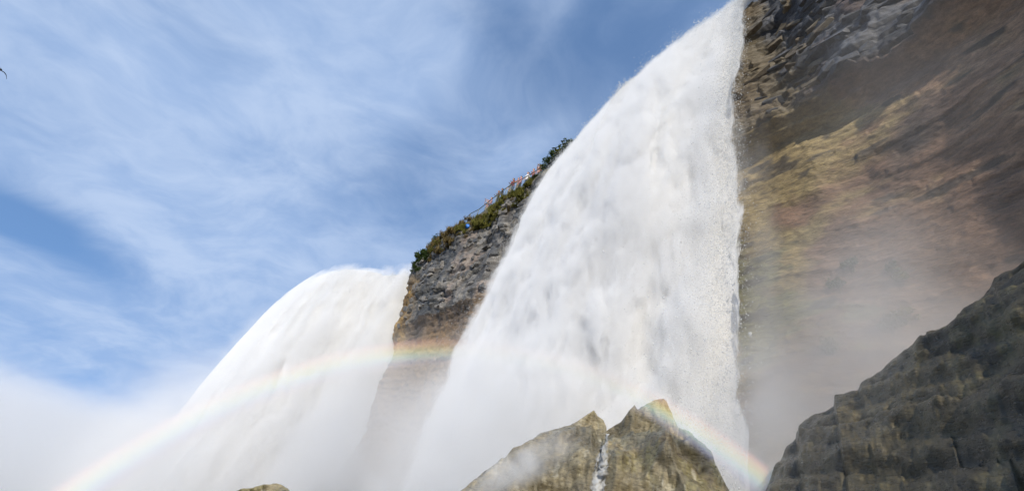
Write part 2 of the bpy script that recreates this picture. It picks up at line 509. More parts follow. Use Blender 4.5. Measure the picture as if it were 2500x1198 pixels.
tag(island, 'craggy rock island between the two waterfalls, brush along its rim', 'cliff', kind='structure')
island_P = P

# loose slabs and blocks standing out of the two cliff faces
def block_mesh(k):
    r = random.Random(100 + k)
    bm = bmesh.new()
    for i in range(15):
        v = Vector((r.uniform(-1, 1), r.uniform(-1, 1), r.uniform(-1, 1)))
        m_ = max(abs(v.x), abs(v.y), abs(v.z))
        bm.verts.new(v / m_ * r.uniform(.42, .5))
    bmesh.ops.convex_hull(bm, input=bm.verts[:])
    for v in [v for v in bm.verts if not v.link_faces]:
        bm.verts.remove(v)
    me = bpy.data.meshes.new('rock_slab')
    bm.to_mesh(me)
    bm.free()
    return me
SLAB_M = [mat_rock('slab_rock_grey', attr=False, base=[(0.25, (0.045, 0.047, 0.054)), (0.5, (0.09, 0.092, 0.10)), (0.75, (0.17, 0.17, 0.178))], scale=1.4),
          mat_rock('slab_rock_dark', attr=False, base=[(0.25, (0.04, 0.042, 0.046)), (0.6, (0.09, 0.088, 0.088)), (0.8, (0.15, 0.145, 0.14))], scale=1.4),
          mat_rock('slab_rock_tan', attr=False, base=[(0.25, (0.09, 0.07, 0.05)), (0.5, (0.15, 0.12, 0.08)), (0.75, (0.24, 0.2, 0.14))], scale=1.4)]
ISLAB_M = [mat_rock('island_slab_grey', attr=False, base=[(0.25, (0.11, 0.105, 0.095)), (0.5, (0.20, 0.185, 0.165)), (0.75, (0.32, 0.295, 0.26))]),
           mat_rock('island_slab_dark', attr=False, base=[(0.25, (0.06, 0.06, 0.06)), (0.5, (0.10, 0.10, 0.098)), (0.75, (0.17, 0.165, 0.155))])]
SLABS = {}
def place_slab(parent, pos, nrm, w, h, dpt, k, mat, roll):
    key = (k, mat.name)
    if key not in SLABS:
        me = block_mesh(k)
        me.materials.append(mat)
        SLABS[key] = me
    o = bpy.data.objects.new('rock_slab', SLABS[key])
    link(o, parent)
    o.location = pos
    o.rotation_euler = (roll * 0.4, roll, math.atan2(nrm[1], nrm[0]) - math.pi / 2)
    o.scale = (w, dpt, h)
r_ = random.Random(5)
iu0, iu1 = np.searchsorted(uc, [u_fall - 9.5, u_fall + 0.6])
Pz = cliff_P[:, :, 2]
for i in range(190):
    k = r_.randrange(iu0, iu1)
    zt = r_.uniform(CAP_Z + 0.2, 20.5)
    j = int(np.argmin(np.abs(Pz[k] - zt)))
    p = cliff_P[k, j]
    d = u_fall - uc[k]
    mt = SLAB_M[2] if (d < 2.2 and r_.random() < .55) else SLAB_M[r_.choice([0, 0, 1])]
    w = r_.uniform(.25, 1.0) * r_.choice([1, 1, 1.7])
    place_slab(cliff, (p[0] - .1 * nc[k][0], p[1] - .1 * nc[k][1], p[2]), nc[k], w, r_.uniform(.10, .36), r_.uniform(.35, .7), r_.randrange(14), mt, r_.gauss(0, .10))
iu0, iu1 = np.searchsorted(ui, [2.5, u_tip - 2.5])
for i in range(150):
    k = r_.randrange(iu0, iu1)
    zt = r_.uniform(I_CAP + 0.3, 21.8)
    j = int(np.argmin(np.abs(island_P[k, :300, 2] - zt)))
    p = island_P[k, j]
    place_slab(island, (p[0], p[1], p[2]), ni[k], r_.uniform(.3, 1.2), r_.uniform(.2, .7), r_.uniform(.3, .6), r_.randrange(14), ISLAB_M[0 if r_.random() < .6 else 1], r_.gauss(0, .12))

# ------------------------------------------------------------------ ground and river
gx = np.concatenate([np.linspace(-1500, -70, 30, endpoint=False), np.linspace(-70, 40, 150), np.linspace(45, 900, 12)])
gy = np.concatenate([np.linspace(-900, -30, 14, endpoint=False), np.linspace(-30, 110, 170), np.linspace(130, 2000, 20)])
GX, GY = np.meshgrid(gx, gy, indexing='ij')
side = GX * -0.917 + GY * -0.398 + 11.0                        # metres out from the cliff line
GZ = -1.75 - 0.45 * np.clip(side - 11.5, 0, 45) + 0.25 * np.clip(9.0 - side, 0, 9)
GZ = np.minimum(GZ, 2.2) - 0.3 * np.clip(GY - 22, 0, 60) * sstep(side, 2, 8)
GZ = np.maximum(GZ, -24) + 0.5 * fbm(GX / 3.0, GY / 3.0, seed=301) * sstep(np.hypot(GX, GY), 1.5, 5) * (GZ > -23.5)
ground = grid_mesh('ground', np.stack([GX, GY, GZ], -1), M_GROUND)
tag(ground, kind='structure')
m, T = new_mat('river_water')
tcn = T.n('ShaderNodeNewGeometry')
wn = T.noise(tcn.outputs['Position'], 0.5, 5, 0.6)
bs = T.n('ShaderNodeBsdfPrincipled', ins={'Base Color': T.mix(T.smooth(wn, .4, .7), (0.03, 0.07, 0.06, 1), (0.4, 0.45, 0.43, 1)), 'Roughness': 0.25,
         'Normal': T.n('ShaderNodeBump', ins={'Strength': .4, 'Height': wn}).outputs[0]})
T.n('ShaderNodeOutputMaterial', ins={'Surface': bs})
river = mesh_obj('river', [(-1500, -900, -23.3), (900, -900, -23.3), (900, 2000, -23.3), (-1500, 2000, -23.3)], [(0, 1, 2, 3)], m)
tag(river, kind='structure')

# ------------------------------------------------------------------ waterfalls
def scatter_drops(name, pts, sizes, parent):
    n = len(pts)
    tet = np.array([(1, 1, 1), (1, -1, -1), (-1, 1, -1), (-1, -1, 1)], float) * 0.55
    q = rng.normal(size=(n, 4))
    q /= np.linalg.norm(q, axis=1)[:, None]
    w, x, y, z = q.T
    R = np.stack([1 - 2 * (y * y + z * z), 2 * (x * y - z * w), 2 * (x * z + y * w), 2 * (x * y + z * w), 1 - 2 * (x * x + z * z), 2 * (y * z - x * w),
                  2 * (x * z - y * w), 2 * (y * z + x * w), 1 - 2 * (x * x + y * y)], 1).reshape(n, 3, 3)
    V = np.einsum('nij,kj->nki', R, tet) * sizes[:, None, None]
    V[..., 2] *= 1.35
    V += pts[:, None, :]
    me = bpy.data.meshes.new(name)
    me.vertices.add(n * 4)
    me.vertices.foreach_set('co', V.reshape(-1).astype(np.float32))
    f = (np.array([(0, 1, 2), (0, 3, 1), (0, 2, 3), (1, 3, 2)])[None] + (np.arange(n) * 4)[:, None, None]).reshape(-1)
    me.loops.add(n * 12)
    me.loops.foreach_set('vertex_index', f.astype(np.int32))
    me.polygons.add(n * 4)
    me.polygons.foreach_set('loop_start', (np.arange(n * 4) * 3).astype(np.int32))
    me.polygons.foreach_set('loop_total', np.full(n * 4, 3, np.int32))
    me.update(calc_edges=True)
    me.polygons.foreach_set('use_smooth', np.ones(n * 4, bool))
    me.materials.append(M_DROPS)
    o = link(bpy.data.objects.new(name, me), parent)
    o['kind'] = 'stuff'
    return o

def waterfall(name, Cl, nl, ul, lip_z, bottom, v0, mat, seed, nt, amp, sc, cover_fn, crest=1.6):
    """Cl: lip in plan. The sheet runs level to the lip, then falls on a parabola."""
    g = 9.81
    nu = len(Cl)
    lipz = lip_z + 0.2 * sc * fbm(ul / (1.5 * sc), 0 * ul, seed=seed, oct=4)
    v = v0(ul) * (1 + 0.06 * fbm(ul / (2.0 * sc), 0 * ul + 5, seed=seed + 1, oct=2))
    tmax = np.sqrt(2 * (lip_z - bottom) / g)
    # rows equally spaced in path length
    tt = np.linspace(0, tmax, 400)
    s = np.concatenate([[0], np.cumsum(np.hypot(np.diff(tt) * 1.6, np.diff(0.5 * g * tt ** 2)))])
    n_cr = 10
    t_rows = np.interp(np.linspace(0, s[-1], nt), s, tt)
    pre = np.linspace(-crest, 0, n_cr, endpoint=False)
    off = np.concatenate([np.repeat(pre[None], nu, 0), v[:, None] * t_rows[None]], 1)
    zz_ = np.concatenate([np.repeat(lipz[:, None], n_cr, 1) - 0.02 * pre[None] ** 2, lipz[:, None] - 0.5 * g * t_rows[None] ** 2], 1)
    S = np.concatenate([pre, np.linspace(0, s[-1], nt)])[None] + 0 * off
    Ug = ul[:, None] + 0 * off
    dep = np.clip(S, 0, None)
    A = amp * (0.12 + 0.88 * sstep(dep, 0, 10 * sc))
    ph = 0.15 * fbm(Ug / (2.2 * sc), S / (5 * sc), seed=seed + 3, oct=3)
    D = A * (0.95 * fbm(Ug / (1.6 * sc) + ph, S / (4.5 * sc), seed=seed + 4, oct=3)
             + 0.14 * billow(Ug / (1.0 * sc) + ph, S / (1.9 * sc), seed=seed + 6, oct=4)
             + 0.08 * fbm(Ug / (0.16 * sc), S / (0.3 * sc), seed=seed + 8, oct=3))
    D2 = A * 0.10 * fbm(Ug / (0.7 * sc), S / (1.6 * sc), seed=seed + 12, oct=4)
    tl = np.stack([nl[:, 1], -nl[:, 0]], 1)
    P = np.empty(off.shape + (3,))
    P[..., 0] = Cl[:, 0:1] + nl[:, 0:1] * (off + D) + tl[:, 0:1] * D2
    P[..., 1] = Cl[:, 1:2] + nl[:, 1:2] * (off + D) + tl[:, 1:2] * D2
    P[..., 2] = zz_ + 0.8 * D * np.exp(-dep / (2.0 * sc)) + 0.07 * sc * billow(Ug / (0.5 * sc), S / (0.5 * sc), seed=seed + 16) * np.exp(-dep / (1.5 * sc))
    cov = cover_fn(Ug, S, ul[-1])
    o = grid_mesh('water_sheet', P, mat, None, True, {'cover': cov, 'along': Ug, 'drop': S})
    return o, P, Ug, S, cov

LIPZ = 23.2
lp = [plan(1846, -35, LIPZ), plan(1810, -3, LIPZ), plan(1740, 48, LIPZ), plan(1650, 103, LIPZ), plan(1590, 150, LIPZ), plan(1530, 198, LIPZ), plan(1495, 245, LIPZ), plan(1440, 303, LIPZ), plan(1395, 350, LIPZ), plan(1366, 385, LIPZ), plan(1345, 408, LIPZ)]
Cl = resample([(p.x, p.y) for p in lp], [0.036] * 10)
ul = arclen(Cl)
nl = plan_normals(Cl, 121)
Cl = Cl - nl * (0.45 * sstep(ul, 0.5, 6) - 0.2)[:, None]          # the foam outside the sheet makes up the rest
FALLZ = LIPZ - 0.4
L_near = ul[-1]
def v_near(u):
    return 1.02 + 0.50 * sstep(u, 0.5, 3.5)
def cover_near(U, S, L):
    wob = 0.35 * fbm(S / 1.6, U * 0 + 2, seed=61, oct=3)
    r = sstep(U + wob * (0.25 + 0.03 * S), 0.0, 0.40 + 0.035 * np.clip(S, 0, 10))
    l = sstep(L - U + wob * 0.6, 0.0, 0.5)
    e = np.minimum(r, l)
    return 0.05 + 1.35 * e + 2.5 * sstep(e, 0.75, 1.0)
near = empty('waterfall', (4.5, 17.0, 0.0))
tag(near, 'large near waterfall of white water filling the middle of the picture', 'waterfall', 'the two waterfalls')
sheet, P, Ug, S, cov = waterfall('waterfall', Cl, nl, ul, FALLZ, 0.2, v_near, M_FOAM, 500, 430, 0.27, 1.0, cover_near)
sheet.parent = near
sheet.matrix_parent_inverse = Matrix.Translation(-Vector(near.location))
# the torn, foamy outer layer of the curtain: dense spray that follows the falling sheet
def foam_layer():
    Rp = np.array([lp[1].x, lp[1].y])
    tv = np.array([lp[-2].x, lp[-2].y]) - Rp
    Lw = np.linalg.norm(tv)
    tv /= Lw
    nv = np.array([-tv[1], tv[0]])
    uu = (Cl - Rp) @ tv
    oo = (Cl - Rp) @ nv
    cf = np.polyfit(uu, oo, 4)
    zs_ = np.array([24.0, 23.2, 22.4, 21, 19, 16, 12, 8, 4, 0, -0.4])
    offs = 1.52 * np.sqrt(np.clip(FALLZ + 0.1 - zs_, 0, None) * 2 / 9.81)
    prof_ = [(-0.9, 24.0)] + [(o_ + 0.45 + 0.055 * (FALLZ - z_ + 1), z_) for o_, z_ in zip(offs, zs_)] + [(o_ * 0.66 - 0.8, z_) for o_, z_ in zip(offs[::-1], zs_[::-1])][:-1]
    us_ = np.linspace(-1.0, Lw + 1.0, 9)
    V, F = [], []
    for u0 in us_:
        for o_, z_ in prof_:
            q = Rp + tv * u0 + nv * (o_ + np.polyval(cf, min(max(u0, 0), Lw)))
            V.append((q[0], q[1], z_))
    k_ = len(prof_)
    for a_ in range(len(us_) - 1):
        for b_ in range(k_):
            F.append((a_ * k_ + b_, a_ * k_ + (b_ + 1) % k_, (a_ + 1) * k_ + (b_ + 1) % k_, (a_ + 1) * k_ + b_))
    F += [tuple(range(k_))[::-1], tuple((len(us_) - 1) * k_ + b_ for b_ in range(k_))]
    me = bpy.data.meshes.new('foam_layer')
    me.from_pydata(V, [], F)
    bm = bmesh.new()
    bm.from_mesh(me)
    bmesh.ops.recalc_face_normals(bm, faces=bm.faces[:])
    bm.to_mesh(me)
    bm.free()
    o = link(bpy.data.objects.new('foam_layer', me), near)
    o.matrix_parent_inverse = Matrix.Translation(-Vector(near.location))
    m, T = new_mat('foam_layer')
    pos = T.n('ShaderNodeNewGeometry').outputs['Position']
    rel = T.vmath('SUBTRACT', pos, (Rp[0], Rp[1], 0))
    u = T.vmath('DOT_PRODUCT', rel, (tv[0], tv[1], 0))
    oc_ = T.vmath('DOT_PRODUCT', rel, (nv[0], nv[1], 0))
    z = T.n('ShaderNodeSeparateXYZ', ins={0: pos}).outputs[2]
    lo_ = float(cf[0])
    for c in cf[1:]:
        lo_ = T.math('ADD', T.math('MULTIPLY', u, lo_), float(c))
    fallh = T.math('MAXIMUM', T.math('SUBTRACT', FALLZ + 0.1, z), 0.0)
    v = T.smooth(u, 0.5, 3.5, 1.02, 1.52)
    so = T.math('MULTIPLY', v, T.math('SQRT', T.math('MULTIPLY', fallh, 2 / 9.81)))
    s_ = T.math('SUBTRACT', T.math('SUBTRACT', oc_, lo_), so)            # metres outside the sheet
    fr_ = T.n('ShaderNodeCombineXYZ', ins={0: u, 1: oc_, 2: T.math('MULTIPLY', z, 0.42)}).outputs[0]
    n1 = T.noise(fr_, 0.75, 4, 0.6, 0.5)
    n2 = T.noise(fr_, 3.2, 2, 0.6, 0.0)
    nn = T.math('ADD', T.math('MULTIPLY', n1, 0.75), T.math('MULTIPLY', n2, 0.25))
    thick = T.math('ADD', T.smooth(fallh, 0.0, 9.0, 0.12, 0.50), T.smooth(fallh, 8.0, 22.0, 0.0, 0.5))
    w = T.math('MULTIPLY', thick, T.smooth(nn, 0.32, 0.70, 0.45, 1.8))
    d1 = T.smooth(T.math('SUBTRACT', s_, w), 0.10, -0.25)
    d1 = T.math('MULTIPLY', d1, T.math('GREATER_THAN', s_, -0.45))
    eu = T.math('ADD', u, T.math('MULTIPLY', T.math('SUBTRACT', nn, 0.5), 2.2))
    edge = T.math('MULTIPLY', T.smooth(eu, -0.35, 0.5), T.smooth(eu, Lw + 0.45, Lw - 0.3))
    top = T.smooth(T.math('ADD', T.math('SUBTRACT', z, FALLZ), T.math('MULTIPLY', nn, 0.5)), 0.5, 0.05)
    dens = T.math('MULTIPLY', T.math('MULTIPLY', T.math('MULTIPLY', d1, edge), top), 2.0)
    pv = T.n('ShaderNodeVolumeScatter', ins={'Color': (0.998, 0.996, 0.99, 1), 'Density': dens, 'Anisotropy': -0.15})
    T.n('ShaderNodeOutputMaterial', ins={'Volume': pv})
    m.cycles.volume_step_rate = 0.3
    me.materials.append(m)
    o['kind'] = 'stuff'
foam_layer()
# flying drops off the sheet and at its ragged sides
def drops_from(P, Ug, S, L, n, edge_w, nl, spread, size, seed):
    r = np.random.default_rng(seed)
    nu, nv = Ug.shape
    pr = r.random(n)
    iu = np.where(pr < edge_w[0], np.minimum(r.exponential(0.45, n) / L * nu, nu - 1), np.where(pr < edge_w[0] + edge_w[1], nu - 1 - np.minimum(r.exponential(0.3, n) / L * nu, nu - 1), r.random(n) * (nu - 1))).astype(int)
    iv = (r.random(n) ** 0.85 * (nv - 1)).astype(int)
    p = P[iu, iv].copy()
    dep = np.clip(S[iu, iv], 0.3, None)
    k = spread * (0.35 + 0.12 * dep)
    out = r.exponential(0.35, n) * k
    p[:, 0] += nl[iu, 0] * out
    p[:, 1] += nl[iu, 1] * out
    p += r.normal(size=(n, 3)) * (k * 0.22)[:, None]
    # push edge drops sideways past the edge
    tl = np.stack([nl[:, 1], -nl[:, 0]], 1)
    sd_ = np.where(pr < edge_w[0], 1, np.where(pr < edge_w[0] + edge_w[1], -1, 0)) * np.abs(r.normal(size=n)) * k * 0.5
    p[:, 0] += tl[iu, 0] * sd_
    p[:, 1] += tl[iu, 1] * sd_
    sz = size * r.lognormal(0, 0.45, n)
    return p, sz
p, sz = drops_from(P, Ug, S, L_near, 60000, (0.62, 0.30), nl, 0.5, 0.010, 3)
# the crest throws up drops against the sky
r2 = np.random.default_rng(9)
NC = 22000
iu = (r2.random(NC) * (len(ul) - 1)).astype(int)
iv = 8 + (r2.random(NC) * 26).astype(int)
clump = np.abs(fbm(ul[iu] / 0.35, r2.random(NC) * 0.3, seed=321, oct=3))[:, None]
pc = P[iu, iv] + r2.normal(size=(NC, 3)) * np.array([.10, .10, .13]) * (0.4 + 1.8 * clump) + np.array([-.05, -.02, .08]) * clump * 1.5
dr = scatter_drops('spray_drops', np.concatenate([p, pc]), np.concatenate([sz, 0.013 * r2.lognormal(0, .5, NC)]), near)
dr.matrix_parent_inverse = Matrix.Translation(-Vector(near.location))

FZ = 22.5
fp = [Vector((-7.0, 52.4, 0)), Vector((-9.0, 50.4, 0)), Vector((-11.2, 49.6, 0)), plan(955, 672, FZ), plan(910, 665, FZ), plan(850, 666, FZ), plan(800, 676, FZ), plan(745, 707, FZ), plan(700, 749, FZ), plan(652, 794, FZ), plan(622, 826, FZ), plan(597, 857, FZ)]
fp2 = [(p.x, p.y) for p in fp]
dv = Vector((fp2[-1][0] - fp2[-2][0], fp2[-1][1] - fp2[-2][1]))
dv.normalize()
fp2.append((fp2[-1][0] + dv.x * 90 + 8, fp2[-1][1] + dv.y * 90))
Cf = resample(fp2, [0.07, 0.07, 0.08, 0.1, 0.11, 0.12, 0.15, 0.2, 0.3, 0.4, 0.5, 0.9])
uf = arclen(Cf)
nf = plan_normals(Cf, 61)
def v_far(u):
    return 1.25 + 0.75 * sstep(u, 4, 14)
def cover_far(U, S, L):
    wob = 0.5 * fbm(S / 2.0, U * 0 + 2, seed=71, oct=3)
    r = sstep(U - 2.4 + wob * (0.7 + 0.08 * np.clip(S, 0, 20)), 0.0, 1.3 + 0.14 * np.clip(S, 0, 20))
    return 0.05 + 1.35 * r + 2.5 * sstep(r, 0.8, 1.0)
Cb = Cf[::4]
ub = arclen(Cb)
nb_ = plan_normals(Cb, 15)
rows = [(-1.0, z) for z in np.linspace(-16, 21.9, 120)] + [(-1.1, 22.0), (-1.5, 22.1), (-6, 22.1), (-40, 22.2)]
Pb, U, Z, zw, bl, bo, cap, rz = cliff_surface(Cb, ub, nb_, rows, 211, lambda U, Z: 0.0 * Z, I_CAP)
ab = lerp3((0.07, 0.068, 0.06), (0.2, 0.185, 0.15), sstep(bl + fbm(U / 2, Z / 2, seed=5), -1, 1))
cl2 = grid_mesh('cliff', Pb, M_ISLAND, attrs={'albedo': ab})
tag(cl2, 'dark wet cliff behind the curtain of the distant waterfall', 'cliff', kind='structure')
far = empty('waterfall', (-25, 60, -6))
tag(far, 'distant wide waterfall beyond the rock island, fading into mist at left', 'waterfall', 'the two waterfalls')
sheet2, P2, Ug2, S2, cov2 = waterfall('waterfall', Cf, nf, uf, FZ, -12.0, v_far, M_FOAM_FAR, 900, 260, 0.9, 2.0, cover_far, crest=4.0)
sheet2.parent = far
sheet2.matrix_parent_inverse = Matrix.Translation(-Vector(far.location))
# torn foam round the distant curtain, in two thin layers, the outer one sparser
def foam_shell(o_in, o_out, dens, seed):
    sel = [k for k in range(0, len(uf), 14) if 2.6 < uf[k] < 120]
    tz = np.array([0.0, 0.35, 0.7, 1.0, 1.3, 1.6, 1.9, 2.2, 2.5])
    V, F = [], []
    for k in sel:
        v_ = float(v_far(uf[k:k + 1])[0])
        grow = 0.35 + 0.65 * tz / 2.5
        front = [(v_ * t + o_out * g_, FZ + 0.1 + 0.5 * o_out * (t < .2) - 4.905 * t * t) for t, g_ in zip(tz, grow)]
        back = [(v_ * t + o_in, FZ - 0.1 - 4.905 * t * t) for t in tz]
        ring = [(-1.2, FZ + 0.1 + 0.35 * o_out)] + front + back[::-1]
        for o_, z_ in ring:
            V.append((Cf[k, 0] + nf[k, 0] * o_, Cf[k, 1] + nf[k, 1] * o_, z_))
        kk_ = len(ring)
    for a_ in range(len(sel) - 1):
        for b_ in range(kk_):
            F.append((a_ * kk_ + b_, a_ * kk_ + (b_ + 1) % kk_, (a_ + 1) * kk_ + (b_ + 1) % kk_, (a_ + 1) * kk_ + b_))
    F += [tuple(range(kk_))[::-1], tuple((len(sel) - 1) * kk_ + b_ for b_ in range(kk_))]
    me = bpy.data.meshes.new('foam_layer')
    me.from_pydata(V, [], F)
    bm = bmesh.new()
    bm.from_mesh(me)
    bmesh.ops.recalc_face_normals(bm, faces=bm.faces[:])
    bm.to_mesh(me)
    bm.free()
    m, T = new_mat('far_foam_layer')
    pos = T.vmath('MULTIPLY', T.n('ShaderNodeNewGeometry').outputs['Position'], (1, 1, 0.42))
    n1 = T.noise(T.vmath('ADD', pos, (seed, 0, 0)), 0.32, 5, 0.62, 0.5)
    d = T.math('MULTIPLY', T.smooth(n1, 0.42, 0.62), dens)
    pv = T.n('ShaderNodeVolumeScatter', ins={'Color': (0.998, 0.996, 0.99, 1), 'Density': d, 'Anisotropy': -0.15})
    T.n('ShaderNodeOutputMaterial', ins={'Volume': pv})
    m.cycles.volume_step_rate = 0.08
    me.materials.append(m)
    o = link(bpy.data.objects.new('foam_layer', me), far)
    o.matrix_parent_inverse = Matrix.Translation(-Vector(far.location))
    o['kind'] = 'stuff'
foam_shell(-0.5, 0.9, 1.4, 0.0)
foam_shell(-0.45, 2.0, 0.5, 3.0)
p, sz = drops_from(P2, Ug2, S2, uf[-1], 16000, (0.8, 0.0), nf, 0.9, 0.024, 13)
iu = (r2.random(7000) * (len(uf) - 60)).astype(int)
pc = P2[iu, 8 + (r2.random(7000) * 14).astype(int)] + r2.normal(size=(7000, 3)) * np.array([.25, .25, .22])
dr2 = scatter_drops('spray_drops', np.concatenate([p, pc]), np.concatenate([sz, 0.028 * r2.lognormal(0, .4, 7000)]), far)
dr2.matrix_parent_inverse = Matrix.Translation(-Vector(far.location))

# ------------------------------------------------------------------ boulders in front
def loft_rock(name, outline, foot, back, zb, nu, seed, bed=0.0, rough=0.12, cols=None, zs=1.0, lump=1.0):
    """outline: (px, py, range) of the skyline; foot/back: metres the rock reaches towards / away from the viewer"""
    q = np.array([[*(ray(a, b) * c)] for a, b, c in outline])
    L = np.concatenate([[0], np.cumsum(np.linalg.norm(np.diff(q, axis=0), axis=1))])
    uu = np.linspace(0, L[-1], nu)
    R = np.stack([np.interp(uu, L, q[:, i]) for i in range(3)], 1)
    dirv = R[:, :2] / np.linalg.norm(R[:, :2], axis=1)[:, None]
    nb, nf_ = 40, 130
    b = np.linspace(0, 1, nf_)
    B = np.linspace(1, 0, nb, endpoint=False)
    zr = R[:, 2:3]
    fz = zr + (zb - zr) * b[None] ** 1.25
    fo = -foot * b[None] ** 0.85 + 0 * zr
    bz = zr + (zb - zr) * B[None] ** 1.3
    bo_ = back * B[None] ** 0.8 + 0 * zr
    O = np.concatenate([bo_, fo], 1)
    Zz = np.concatenate([bz, fz], 1)
    W = np.concatenate([B[None] + 0 * zr, b[None] + 0 * zr], 1)
    U_ = uu[:, None] + 0 * O
    V_ = Zz * 1.0
    X0 = R[:, 0:1] + dirv[:, 0:1] * O
    Y0 = R[:, 1:2] + dirv[:, 1:2] * O
    k = sstep(W, 0.0, 0.07)
    D = (fbm(X0 / 1.1, Y0 / 1.1, Zz * zs / 1.1, seed=seed, oct=4) * 0.34 + billow(X0 / 0.5, Y0 / 0.5, Zz * zs / 0.5, seed=seed + 3, oct=3) * 0.10) * k * lump
    D = D + 0.30 * lump * k * (0.35 - np.abs(vnoise(X0 / 0.75 + 0.3 * Zz, Y0 / 0.75, Zz / 0.9, seed=seed + 17)) * 1.2)
    D = D + fbm(X0 / 0.22, Y0 / 0.22, Zz / 0.22, seed=seed + 5, oct=4, gain=0.6) * rough * 0.45
    if bed:
        zw_ = Zz + 0.15 * fbm(U_ / 2.0, O / 2.0, seed=seed + 8) - 0.06 * O
        bi = np.floor(zw_ / 0.30)
        fr = zw_ / 0.30 - bi
        ci = np.floor((U_ + 2 * rnd(bi, 0 * bi, seed)) / 1.1)
        st = lambda b_: rnd(b_, 0 * bi + 2, seed + 9) * 0.8 + 0.12 * rnd(ci, b_, seed + 10)
        D = D + bed * k * (st(bi) * (1 - sstep(fr, .8, 1.0)) + st(bi + 1) * sstep(fr, .8, 1.0)) + bed * 0.35 * k * np.sin(np.clip(fr, 0, 1) * math.pi)
    X = X0 - dirv[:, 0:1] * D
    Y = Y0 - dirv[:, 1:2] * D
    Zf = Zz + 0.35 * D * k + (1 - k) * fbm(U_ / 0.35, 0 * U_, seed=seed + 14, oct=4) * 0.04
    P = np.stack([X, Y, Zf], -1)
    n1 = fbm(X / 0.7, Y / 0.7, Zf / 0.7, seed=seed + 21, oct=5)
    n2 = fbm(X / 0.16, Y / 0.16, Zf / 0.3, seed=seed + 23, oct=4, gain=0.65)
    n3 = fbm(X / 1.3, Y / 1.3, Zf / 1.3, seed=seed + 25, oct=3)
    c = lerp3(cols[0], cols[1], sstep(n1 + 0.5 * n2, -0.9, 0.9))
    c = lerp3(c, np.array(cols[2]), 0.8 * sstep(n3 + 0.5 * n2, 0.15, 0.75))
    c = lerp3(c, np.array(cols[3]), 0.7 * sstep(n2, 0.55, 1.0))
    return P, c
TAN = ((0.145, 0.125, 0.08), (0.30, 0.253, 0.155), (0.24, 0.21, 0.095), (0.44, 0.40, 0.31))
outl = [(1060, 1275, 8.0), (1120, 1205, 8.2), (1180, 1156, 8.5), (1250, 1098, 8.8), (1290, 1072, 8.9), (1345, 1046, 9.0), (1395, 1032, 9.1), (1425, 1017, 9.15), (1450, 1003, 9.2), (1459, 1019, 9.2), (1472, 1026, 9.2), (1480, 1048, 9.1), (1487, 1110, 9.0), (1492, 1230, 8.8)]
P, c = loft_rock('boulder', outl, 2.2, 2.0, -1.9, 260, 601, cols=TAN)
b1 = grid_mesh('boulder', P, M_BOULDER, attrs={'albedo': c})
tag(b1, 'wet olive boulder with long slope on the left of the rivulet', 'boulder', 'wet boulders in the spray')
outl = [(1462, 1250, 8.4), (1466, 1120, 8.7), (1473, 1056, 8.9), (1490, 1042, 8.9), (1520, 1021, 8.95), (1549, 996, 9.0), (1556, 1004, 9.0), (1575, 994, 9.0), (1600, 978, 9.0), (1617, 973, 9.0), (1628, 982, 8.95), (1642, 1014, 8.9), (1655, 1040, 8.85), (1690, 1064, 8.7), (1716, 1083, 8.6), (1738, 1106, 8.5), (1748, 1140, 8.35), (1762, 1165, 8.25), (1800, 1245, 8.0)]
P, c = loft_rock('boulder', outl, 2.4, 1.5, -1.9, 260, 651, cols=TAN)
b2 = grid_mesh('boulder', P, M_BOULDER, attrs={'albedo': c})
tag(b2, 'wet olive boulder with the highest pointed peak, right of the rivulet', 'boulder', 'wet boulders in the spray')
outl = [(555, 1230, 13.5), (578, 1197, 13.6), (590, 1192, 13.7), (612, 1190, 13.7), (624, 1187, 13.8), (655, 1186, 13.9), (668, 1180, 13.9), (684, 1178, 13.9), (700, 1184, 13.8), (716, 1199, 13.7), (735, 1230, 13.5)]
P, c = loft_rock('boulder', outl, 1.4, 1.4, -5.0, 110, 671, cols=TAN)
b3 = grid_mesh('boulder', P, M_BOULDER, attrs={'albedo': c})
tag(b3, 'small tan boulder top peeking out of mist at the bottom left', 'boulder', 'wet boulders in the spray')
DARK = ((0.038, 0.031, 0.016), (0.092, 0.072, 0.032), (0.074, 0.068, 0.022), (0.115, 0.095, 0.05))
outl = [(1820, 1290, 7.2), (1862, 1215, 7.4), (1893, 1140, 7.6), (1920, 1100, 7.6), (1943, 1078, 7.6), (1950, 1042, 7.6), (1965, 1030, 7.55), (2000, 1010, 7.5), (2034, 984, 7.45), (2037, 962, 7.45), (2095, 952, 7.3), (2102, 938, 7.3), (2150, 910, 7.2), (2180, 880, 7.15), (2240, 838, 7.0), (2300, 800, 6.9), (2360, 758, 6.8), (2425, 706, 6.7), (2432, 690, 6.7), (2500, 645, 6.6), (2620, 560, 6.5), (2800, 470, 6.4)]
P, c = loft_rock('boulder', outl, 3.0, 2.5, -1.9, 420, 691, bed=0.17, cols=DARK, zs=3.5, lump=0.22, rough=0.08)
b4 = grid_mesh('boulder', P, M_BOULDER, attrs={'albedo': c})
tag(b4, 'big dark ledged rock slope at the lower right corner', 'boulder', 'wet boulders in the spray')

